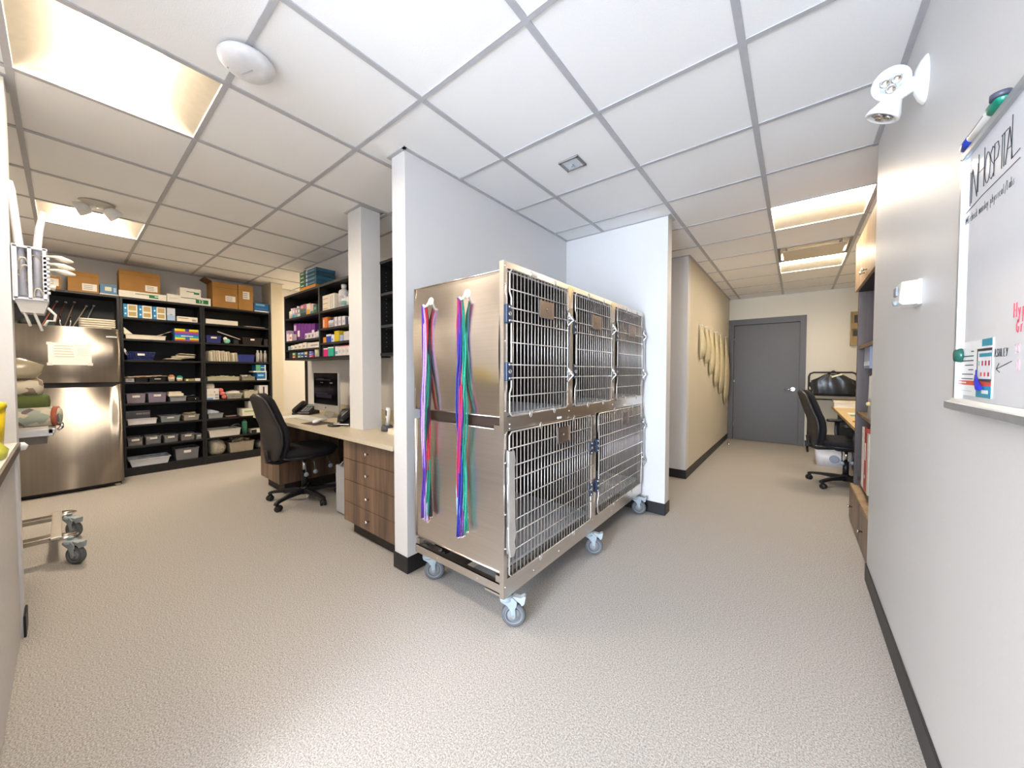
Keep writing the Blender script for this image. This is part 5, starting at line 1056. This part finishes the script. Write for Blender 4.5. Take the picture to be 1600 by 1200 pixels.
# tube holder on the wall end
t = thing('tube_holder', 'white plastic wall holder full of clear tubes at the upper left', 'holder', (-2.79, -.137, 1.52))
wm = M('#cdd0da', .35)
MB().box(-.055, .055, 0, .006, .02, .275).build('backplate', wm, t)
hb = MB()
for y in (.006, .046, .088): hb.box(.05, .056, y-.003, y+.009, .03, .27)
hb.box(-.055, .056, .003, .10, .262, .272).box(-.055, .056, .003, .10, .028, .038).box(-.055, -.050, .003, .10, .03, .27)
hb.build('housing', wm, t, .001)
MB().prism([(.003, .03), (.1, .03), (.085, -.03), (.02, -.03)], -.05, .05, 'x').build('drip_tray', FROST, t)
mb = MB()
random.seed(5)
for k5 in range(9):
    z = .06+k5*.02; mb.prism([(.088, z), (.106, z+.004), (.106, z+.014), (.088, z+.012)], .040, .056, 'x')
mb.build('side_teeth', wm, t)
for k5 in range(14):
    y = .015+.075*random.random(); x = -.03+.07*random.random(); z = .05+.19*random.random(); r = .014+.01*random.random()
    p = [(x+.012*math.sin(q*.5), y+r*math.cos(q*PI/7)*.7, z+r*1.6*math.sin(q*PI/7)) for q in range(12)]
    o = tag(MB().tube(p, .0035, 8).build('breathing_tube', M('#ddd5c2', .3, alpha=.8)), 'coiled clear tube stuffed in the white wall holder', 'tube', 'coiled tubes in the wall holder'); o.location = (-2.79, -.137, 1.52)
for k5, (dz, dy, n) in enumerate([(.240, .0, 'topmost'), (.205, .004, 'second'), (.178, .006, 'third'), (.095, -.02, 'lowest')]):
    o = tag(MB().tube([(.03, .09, dz), (.028, .115+dy, dz+.006), (.025, .14+dy, dz+.002), (.022, .165+dy, dz-.003), (.02, .178+dy, dz-.005)][:5 if k5 < 3 else 3], [.006, .006, .014, .010, .005][:5 if k5 < 3 else 3], 12).build('tube_connector', M('#e0d6c4', .4)), '%s cream connector poking out right of the wall holder' % n, 'connector'); o.location = (-2.79, -.137, 1.52)
for k5, (p, r, n) in enumerate([([(.02, .028, .05), (.02, .022, .26), (.02, .012, .40), (.02, .004, .52), (.02, .001, .56)], .013, 'tall white tube curving above the left of the holder'), ([(.02, .070, .05), (.02, .070, .26), (.02, .078, .36), (.02, .092, .45)], .013, 'shorter slanted white tube rising from the right of the holder'), ([(-.02, .012, .1), (-.02, .008, .28), (-.02, .002, .44)], .010, 'cream tube behind the tall white one')]):
    o = tag(MB().tube(p, [r]*(len(p)-1)+[r*.7], 16, cap=True).build('long_tube', M('#cfcfd8' if k5 < 2 else '#cfc5ac', .35)), n, 'tube'); o.location = (-2.79, -.137, 1.52)
for k5, (p, n) in enumerate([([(.03, .02, .0), (.03, .035, -.05), (.03, .045, -.09)], 'left'), ([(.03, .05, .0), (.03, .065, -.06), (.03, .078, -.11)], 'middle'), ([(.03, .095, .0), (.03, .118, -.03), (.03, .115, -.06), (.03, .095, -.06), (.03, .085, -.085)], 'curled right')]):
    o = tag(MB().tube(p, .005, 8).build('dangling_tube', M('#d9d5cc', .35)), '%s tube end dangling under the wall holder' % n, 'tube'); o.location = (-2.79, -.137, 1.52)
# wheeled table partly hidden by the wall end
t = thing('wheeled_table', 'stainless wheeled table beside the refrigerator with padded tray and casters', 'table', (-3.75, -.25, 0))
def ct(mb, n, m_, p=None, bevel=0.):
    o = mb.build(n, m_, p or t, bevel)
    if not p: o.location = (3.75, .25, 0)
    return o
BR = M('#c2bbb2', .22, 1, name='polished steel')
ct(MB().box(-3.74, -3.66, -.50, -.03, .135, .165), 'base_beam', BR, bevel=.003); ct(MB().box(-4.24, -4.16, -.50, -.02, .135, .165), 'base_beam', BR, bevel=.003)
ct(MB().box(-4.27, -3.60, -.075, -.030, .165, .176), 'end_plate', M('#cfcbc4', .35, .8), bevel=.002)
for x in (-3.64, -4.23): ct(MB().lathe([(.001, .150), (.05, .152), (.062, .160), (.05, .168), (.001, .170)], (x, -.02, 0), 28), 'caster_cap', CHROME)
for (x, a) in ((-3.56, .25), (-4.15, .2)):
    c = caster(t, x, .005, a+PI*0+1.57-1.2, True); c.location = (3.75, .25, 0)
ct(MB().box(-4.02, -3.88, -.40, -.28, .165, .84), 'pillar', M('#9a958e', .3, .9), bevel=.004)
tr = MB(); tr.xf = Matrix.Translation((-3.62, -.30, 0)) @ Matrix.Rotation(.0, 4, 'Z')
tr.box(-.25, .25, -.30, .255, .845, .858).box(-.25, .25, .235, .262, .858, .885).box(-.25, -.235, -.3, .255, .858, .885).box(.235, .25, -.3, .255, .858, .885)
ct(tr, 'tray', M('#c9c8ca', .3, .6), bevel=.003)
ct(MB().box(-3.85, -3.39, -.6, -.07, .80, .845), 'under_frame', M('#6b6660', .4, .6))
ct(MB().tube([(-3.86, -.03, .875), (-3.86, -.015, .89), (-3.38, -.015, .89), (-3.38, -.03, .875)], .009, 8), 'rail', CHROME)
def roll(label, c, y, z, r, m_, x0=-.16, x1=.16, end=None, tilt=0):
    o = MB(); o.xf = Matrix.Rotation(tilt, 4, 'Z')
    o.lathe([(r*.25, x0), (r*.8, x0+.004), (r, x0+.02), (r*1.03, 0), (r, x1-.02), (r*.8, x1-.004), (r*.25, x1)], n=24, axis='y')
    b = o.build('rolled_blanket', m_); tag(b, label, 'blanket'); b.location = (c, y, z)
    return b
def pattern(a, b_, c3, name):
    mt = bpy.data.materials.new(name); mt.use_nodes = True; nt = mt.node_tree; b = nt.nodes['Principled BSDF']; tc = nt.nodes.new('ShaderNodeTexCoord')
    vo = nt.nodes.new('ShaderNodeTexVoronoi'); vo.inputs['Scale'].default_value = 28; rp = nt.nodes.new('ShaderNodeValToRGB'); rp.color_ramp.interpolation = 'CONSTANT'
    e = rp.color_ramp.elements; e[0].color = lin(a)+(1,); e[1].color = lin(b_)+(1,); e[1].position = .4; q = e.new(.7); q.color = lin(c3)+(1,)
    nt.links.new(tc.outputs['Object'], vo.inputs['Vector']); nt.links.new(vo.outputs['Color'], rp.inputs['Fac']); nt.links.new(rp.outputs[0], b.inputs['Base Color']); b.inputs['Roughness'].default_value = .9
    return mt
PA = pattern('#d8cdb8', '#9a8b78', '#c7b79c', 'floral cream fleece'); PB = pattern('#a9b3a4', '#d8cfb8', '#7d6a72', 'patchwork fleece')
roll('patterned rolled blanket with orange edge, lowest on the wheeled table', -3.58, -.17, .945, .058, PB, tilt=-.2)
t2 = tag(MB().lathe([(.048, -.012), (.060, -.010), (.060, .010), (.048, .012)], n=24, axis='y').build('orange_hem', M('#b0624a', .9)), 'orange hem band around the end of the lowest rolled blanket', 'hem'); t2.location = (-3.553, -.045, .945)
t2.parent = [o for o in bpy.data.objects if o.name.startswith('rolled_blanket')][0]; t2.location = (.028, .135, 0); 
for k6 in ('label', 'category'): del t2[k6]
t2.rotation_euler.z = -.2
roll('plain olive green rolled blanket in the middle of the stack', -3.60, -.215, 1.035, .048, M('#5d6a3a', .95, bump=.4, scale=120), tilt=-.1)
roll('cream floral rolled blanket on top of the stack', -3.60, -.24, 1.125, .052, PA, tilt=-.05)
t2 = tag(MB().loft([(0, 0, 0, .07, .10), (0, 0, .03, .08, .12), (0, .02, .08, .06, .11), (0, 0, .12, .03, .05)], 20, 2.4).build('clear_bag', M('#b9ad93', .25, alpha=.75, bump=.6, scale=40)), 'crumpled translucent bag topping the rolled blankets', 'bag'); t2.location = (-3.60, -.205, 1.18)

# ================================================================== CORRIDOR
t0 = None
COLL = M('#d9cda9', .3, alpha=.8, name='translucent collar')
for i, (y, zt, L, wd) in enumerate([(5.02, 1.80, .42, .17), (5.36, 1.80, .47, .20), (5.68, 1.80, .62, .24), (6.10, 1.80, .80, .30), (6.55, 1.80, .92, .36), (7.10, 1.80, 1.12, .42)]):
    n = ['smallest', 'second', 'third', 'fourth', 'fifth', 'largest'][i]
    t = thing('pet_cone_collar', '%s of six milky cone collars hanging along the corridor wall, counted from the camera' % n if i not in (0, 5) else '%s of the six milky cone collars on the corridor wall' % n, 'collar', (-.955, y, zt), 0, 'cone collars on the corridor wall')
    rs = []
    for q in range(9):
        u = q/8; z = -L*u; hw = wd*.5*(.16+.84*math.sin(min(1, u*1.15)*PI*.52)**1.3)*(1 if u < .85 else math.sqrt(max(.03, 1-((u-.85)/.15)**2*.9))); dp = .022+.05*math.sin(u*PI*.9)
        rs.append([(.004+dp*.5+dp*.5*math.sin(a*2*PI/16), hw*math.cos(a*2*PI/16)+.06*u*(1 if i < 5 else .5), z) for a in range(16)])
    MB().rings(rs).build('cone', COLL, t)
    MB().tube([(0, 0, .012), (.03, 0, .012), (.045, 0, -.004), (.04, 0, .014)], .004, 8).build('peg', WHITE, t)
t = thing('door_stop', 'small metal door stop on the floor near the corridor baseboard', 'door stop', (-.85, 6.95, 0)); MB().lathe([(.001, 0), (.02, 0), (.02, .01), (.012, .014), (.012, .05), (.016, .055), (.001, .056)], n=18).build('post', CHROME, t)
# tall storage tower behind the right wall end
X0, Y0, Y1 = .385, 2.955, 4.08
t = thing('storage_tower', 'dark wood storage tower with pale oak upper door beyond the right wall', 'cabinet', (.7, 3.5, 0)); tt = t
def tw(mb, n, m_, p=None, bevel=0.):
    o = mb.build(n, m_, p or tt, bevel)
    if not p: o.location = (-.7, -3.5, 0)
    return o
tw(MB().box(X0, 1.0, Y1-.035, Y1, 0.30, 2.26), 'side_panel', DARKW); tw(MB().box(X0, 1.0, Y0, Y0+.02, .30, 2.26), 'side_panel', DARKW)
tw(MB().box(.985, 1.0, Y0, Y1, 0, 2.26), 'back_panel', M('#2c2225', .5))
tw(MB().box(X0, .985, Y0+.02, Y1-.035, 1.862, 1.885), 'shelf', M('#1f1719', .5))
tw(MB().box(X0-.01, .985, Y0, Y1, 2.255, 2.275), 'top_panel', DARKW)
for z in (1.425, .90): tw(MB().box(X0+.004, .985, Y0+.02, Y1-.035, z-.025, z), 'shelf', wood('#5a4636', '#8c7254', .4, name='shelf edge wood'))
tw(MB().box(X0+.02, .985, Y0+.02, Y1-.035, .345, .37), 'shelf', DARKW); tw(MB().box(X0-.018, .985, Y0, Y1, .285, .30), 'shelf', OAK)
tw(MB().box(X0+.01, .985, Y0+.02, Y1-.02, .03, .28), 'drawer_carcass', M('#231b1a', .5))
for a, b in ((Y0, 3.515), (3.52, Y1)):
    d = tw(MB().box(X0-.02, X0-.002, a+.002, b-.002, 1.867, 2.253), 'upper_door', OAK, bevel=.0015); knob(d, X0-.02, b-.05 if a == Y0 else a+.05, 1.92, 0, 'x')
    d = tw(MB().box(X0-.022, X0+.008, a+.002, b-.002, .022, .284), 'drawer', WALNUT, bevel=.0015); knob(d, X0-.022, (3.32 if a == Y0 else 3.89), .155, 0, 'x')
tw(MB().box(X0+.03, .96, Y0+.02, Y1-.03, 0, .025), 'plinth', BLK)
t = tag(MB().box(-.13, .13, -.012, .012, 0, .155).box(-.12, .12, -.0145, -.012, .02, .05, 1).build('document_tray', [M('#8f9cb8', .4), M('#c9d0e0', .5)]), 'pale blue folder standing high in the storage tower', 'folder'); t.location = (.415, 3.70, 1.245); t.rotation_euler.z = -PI/2
t = thing('paper_roll_dispenser', 'tall white rounded appliance on the middle shelf of the storage tower', 'appliance', (.545, 3.48, .9005)); MB().loft([(0, 0, 0, .15, .16), (0, 0, .28, .145, .155), (.01, 0, .33, .12, .14), (.02, 0, .345, .07, .09)], 30, 4).build('body', M('#d6d3cc', .4), t); MB().box(-.153, -.149, -.12, -.01, .14, .29).build('door', M('#e6e6e6', .4), t); MB().ball((-.155, -.03, .10), .014).build('button', M('#e4cf9a', .4), t)
pl = .3705
t = thing('binder', 'white file folder on the lower shelf of the storage tower', 'binder', (.525, 3.705, pl)); MB().box(-.13, .13, -.05, .05, 0, .44).build('cover', M('#dcd8d2', .5), t)
t = thing('binder', 'red ring binder on the lower shelf of the storage tower', 'binder', (.525, 3.585, pl)); MB().box(-.13, .13, -.055, .055, 0, .45).build('cover', M('#a8281e', .4), t); MB().cyl((-.1305, 0, .10), (-.1315, 0, .10), .012).box(-.1312, -.13, -.018, .018, .22, .34, 0).build('spine_tag', PAPER, t)
t = thing('binder', 'cream file folder nearest the wall end in the storage tower', 'binder', (.525, 3.48, pl)); MB().box(-.13, .13, -.03, .03, 0, .42).build('cover', M('#cfc6b4', .5), t)
# second desk
t = thing('desk_worktop', 'maple coloured worktop along the right side of the corridor', 'worktop', (.71, 5.3, 0))
MB().box(-.31, .30, -1.2, 1.45, .712, .742).build('top', DESKO, t, .002); MB().box(-.3095-.002, -.3095, -1.2, 1.45, .713, .741).build('edge', M('#b08f5c', .4), t); MB().box(-.25, .28, 1.38, 1.42, 0, .712).build('shade_panel', M('#2a2624', .5), t)  # dark panel added to stand in for shade under the worktop
t = thing('wall_ledge', 'white boxed ledge at the far end of the maple worktop', 'ledge', (.71, 6.60, .7425)); MB().box(-.30, .30, -.10, .10, .0, .065).build('body', M('#dedad0', .5), t); MB().box(-.31, .30, -.115, .11, .065, .09).build('cap', M('#cfc4aa', .5), t)
t = tag(MB().box(-.03, .03, -.04, .04, 0, .012).build('sticky_notes', M('#7fae96', .6)), 'green pad of notes on the maple worktop', 'notepad'); t.location = (.50, 5.35, .7425)
t = tag(MB().box(-.04, .04, -.02, .02, 0, .01).build('eraser', M('#c4682a', .6)), 'small orange object on the maple worktop near the tower', 'object'); t.location = (.47, 4.72, .7425)
t = tag(MB().box(-.05, .05, -.09, .09, 0, .006).build('paper_sheet', PAPER), 'white paper behind the green note pad on the maple worktop', 'paper'); t.location = (.52, 5.60, .7425)
office_chair('black office chair with arms tucked at the corridor worktop', (.43, 5.20, 0), math.radians(-80), arms=True, base_rot=math.radians(158+80), seat_z=.46)
t = thing('storage_bin', 'white lidded bin with round emblem on the floor behind the corridor chair', 'bin', (.40, 6.30, 0))
MB().loft([(0, 0, 0, .17, .15), (0, 0, .22, .19, .17)], 28, 7).build('tub', M('#d6d6dc', .4), t); MB().loft([(0, 0, .22, .20, .18), (0, 0, .245, .195, .175)], 28, 7).build('lid', WHITE, t)
MB().lathe([(.045, 0), (.050, 0), (.050, .001), (.045, .001)], (.0, -.167, .11), 24, axis='y').build('emblem', M('#8a90a4', .4), t)
t = thing('garment_rack', 'black tubular rack holding dark aprons at the corridor end', 'rack', (.43, 7.28, 0))
for s in (-1, 1):
    MB().tube([(s*.27, -.2, .02), (s*.27, .2, .02)], .013, 10).build('foot', PBLK, t)
MB().tube([(-.27, 0, .02), (-.27, 0, 1.15), (-.255, 0, 1.19), (-.215, 0, 1.21), (.215, 0, 1.21), (.255, 0, 1.19), (.27, 0, 1.15), (.27, 0, .02)], .013, 10).build('frame', PBLK, t)
MB().tube([(-.27, 0, .80), (.27, 0, .80)], .010, 8).build('crossbar', PBLK, t)
for s in (-1, 1): MB().lathe([(.001, -.01), (.022, -.01), (.022, .01), (.001, .01)], (s*.27, -.19, .022), 16, axis='x').build('wheel', PBLK, t)
APR = M('#1f2024', .28, bump=.5, scale=14, name='glossy apron')
for k7, (dy, n, sc) in enumerate([(-.10, 'front', 1), (.0, 'middle', .97), (.09, 'rear', .95)]):
    t = thing('apron', '%s glossy black apron draped on the garment rack' % n, 'apron', (.43+.015*k7, 7.28+dy, 0), 0, 'aprons on the garment rack')
    rs = []
    for (w_, z, d_) in [(.07, 1.19, .02), (.10, 1.175, .03), (.17, 1.13, .035), (.245, 1.09, .04), (.255, 1.02, .045), (.245, .95, .04), (.25, .90, .035), (.25, .86, .03)]:
        rs.append([(w_*sc*math.cos(a*PI/14), d_*math.sin(a*PI/14)+.008*math.sin(a*1.9+z*9), z) for a in range(28)])
    MB().rings(rs).build('body', APR, t)
    MB().tube([(-.06, 0, 1.19), (0, 0, 1.235), (.0, .01, 1.225), (.06, 0, 1.19)], .006, 8).build('strap', PBLK, t)
t = tag(MB().box(-.06, .06, -.004, .004, -.012, .012).build('garment_tag', M('#d8d4b4', .5)), 'pale tag laid across the front apron collar', 'tag'); t.location = (.47, 7.135, 1.165); t.rotation_euler.y = -.35
t = thing('hanging_belt', 'dark strap with pale buckle hanging at the left of the garment rack', 'strap', (.175, 7.20, 0)); MB().tube([(0, 0, 1.06), (.01, 0, .8), (-.005, 0, .5), (.005, 0, .22)], .018, 8, flat=(.022, .01)).build('strap', PBLK, t)
MB().box(-.012, .012, -.02, -.012, .60, .68).box(-.01, .01, -.02, -.012, .95, .99).build('buckle', M('#b8b498', .4), t)
t = thing('wall_organizer', 'wooden wall file holder with papers at the right of the far wall', 'organiser', (.72, 7.56, 1.62))
MB().box(-.08, .30, 0, .055, 0, .012).box(-.08, -.068, -.0, .055, 0, .5).box(.288, .3, 0, .055, 0, .5).box(-.08, .3, .045, .055, 0, .52).box(-.08, .3, -.01, .0, .0, .14).box(-.08, .3, -.01, .0, .25, .34).build('frame', wood('#8f743c', '#b8985c', .5, name='organiser wood'), t)
MB().box(-.05, .27, .005, .03, .02, .23).box(-.04, .25, .005, .03, .3, .46).build('papers', M('#3a352c', .6), t)
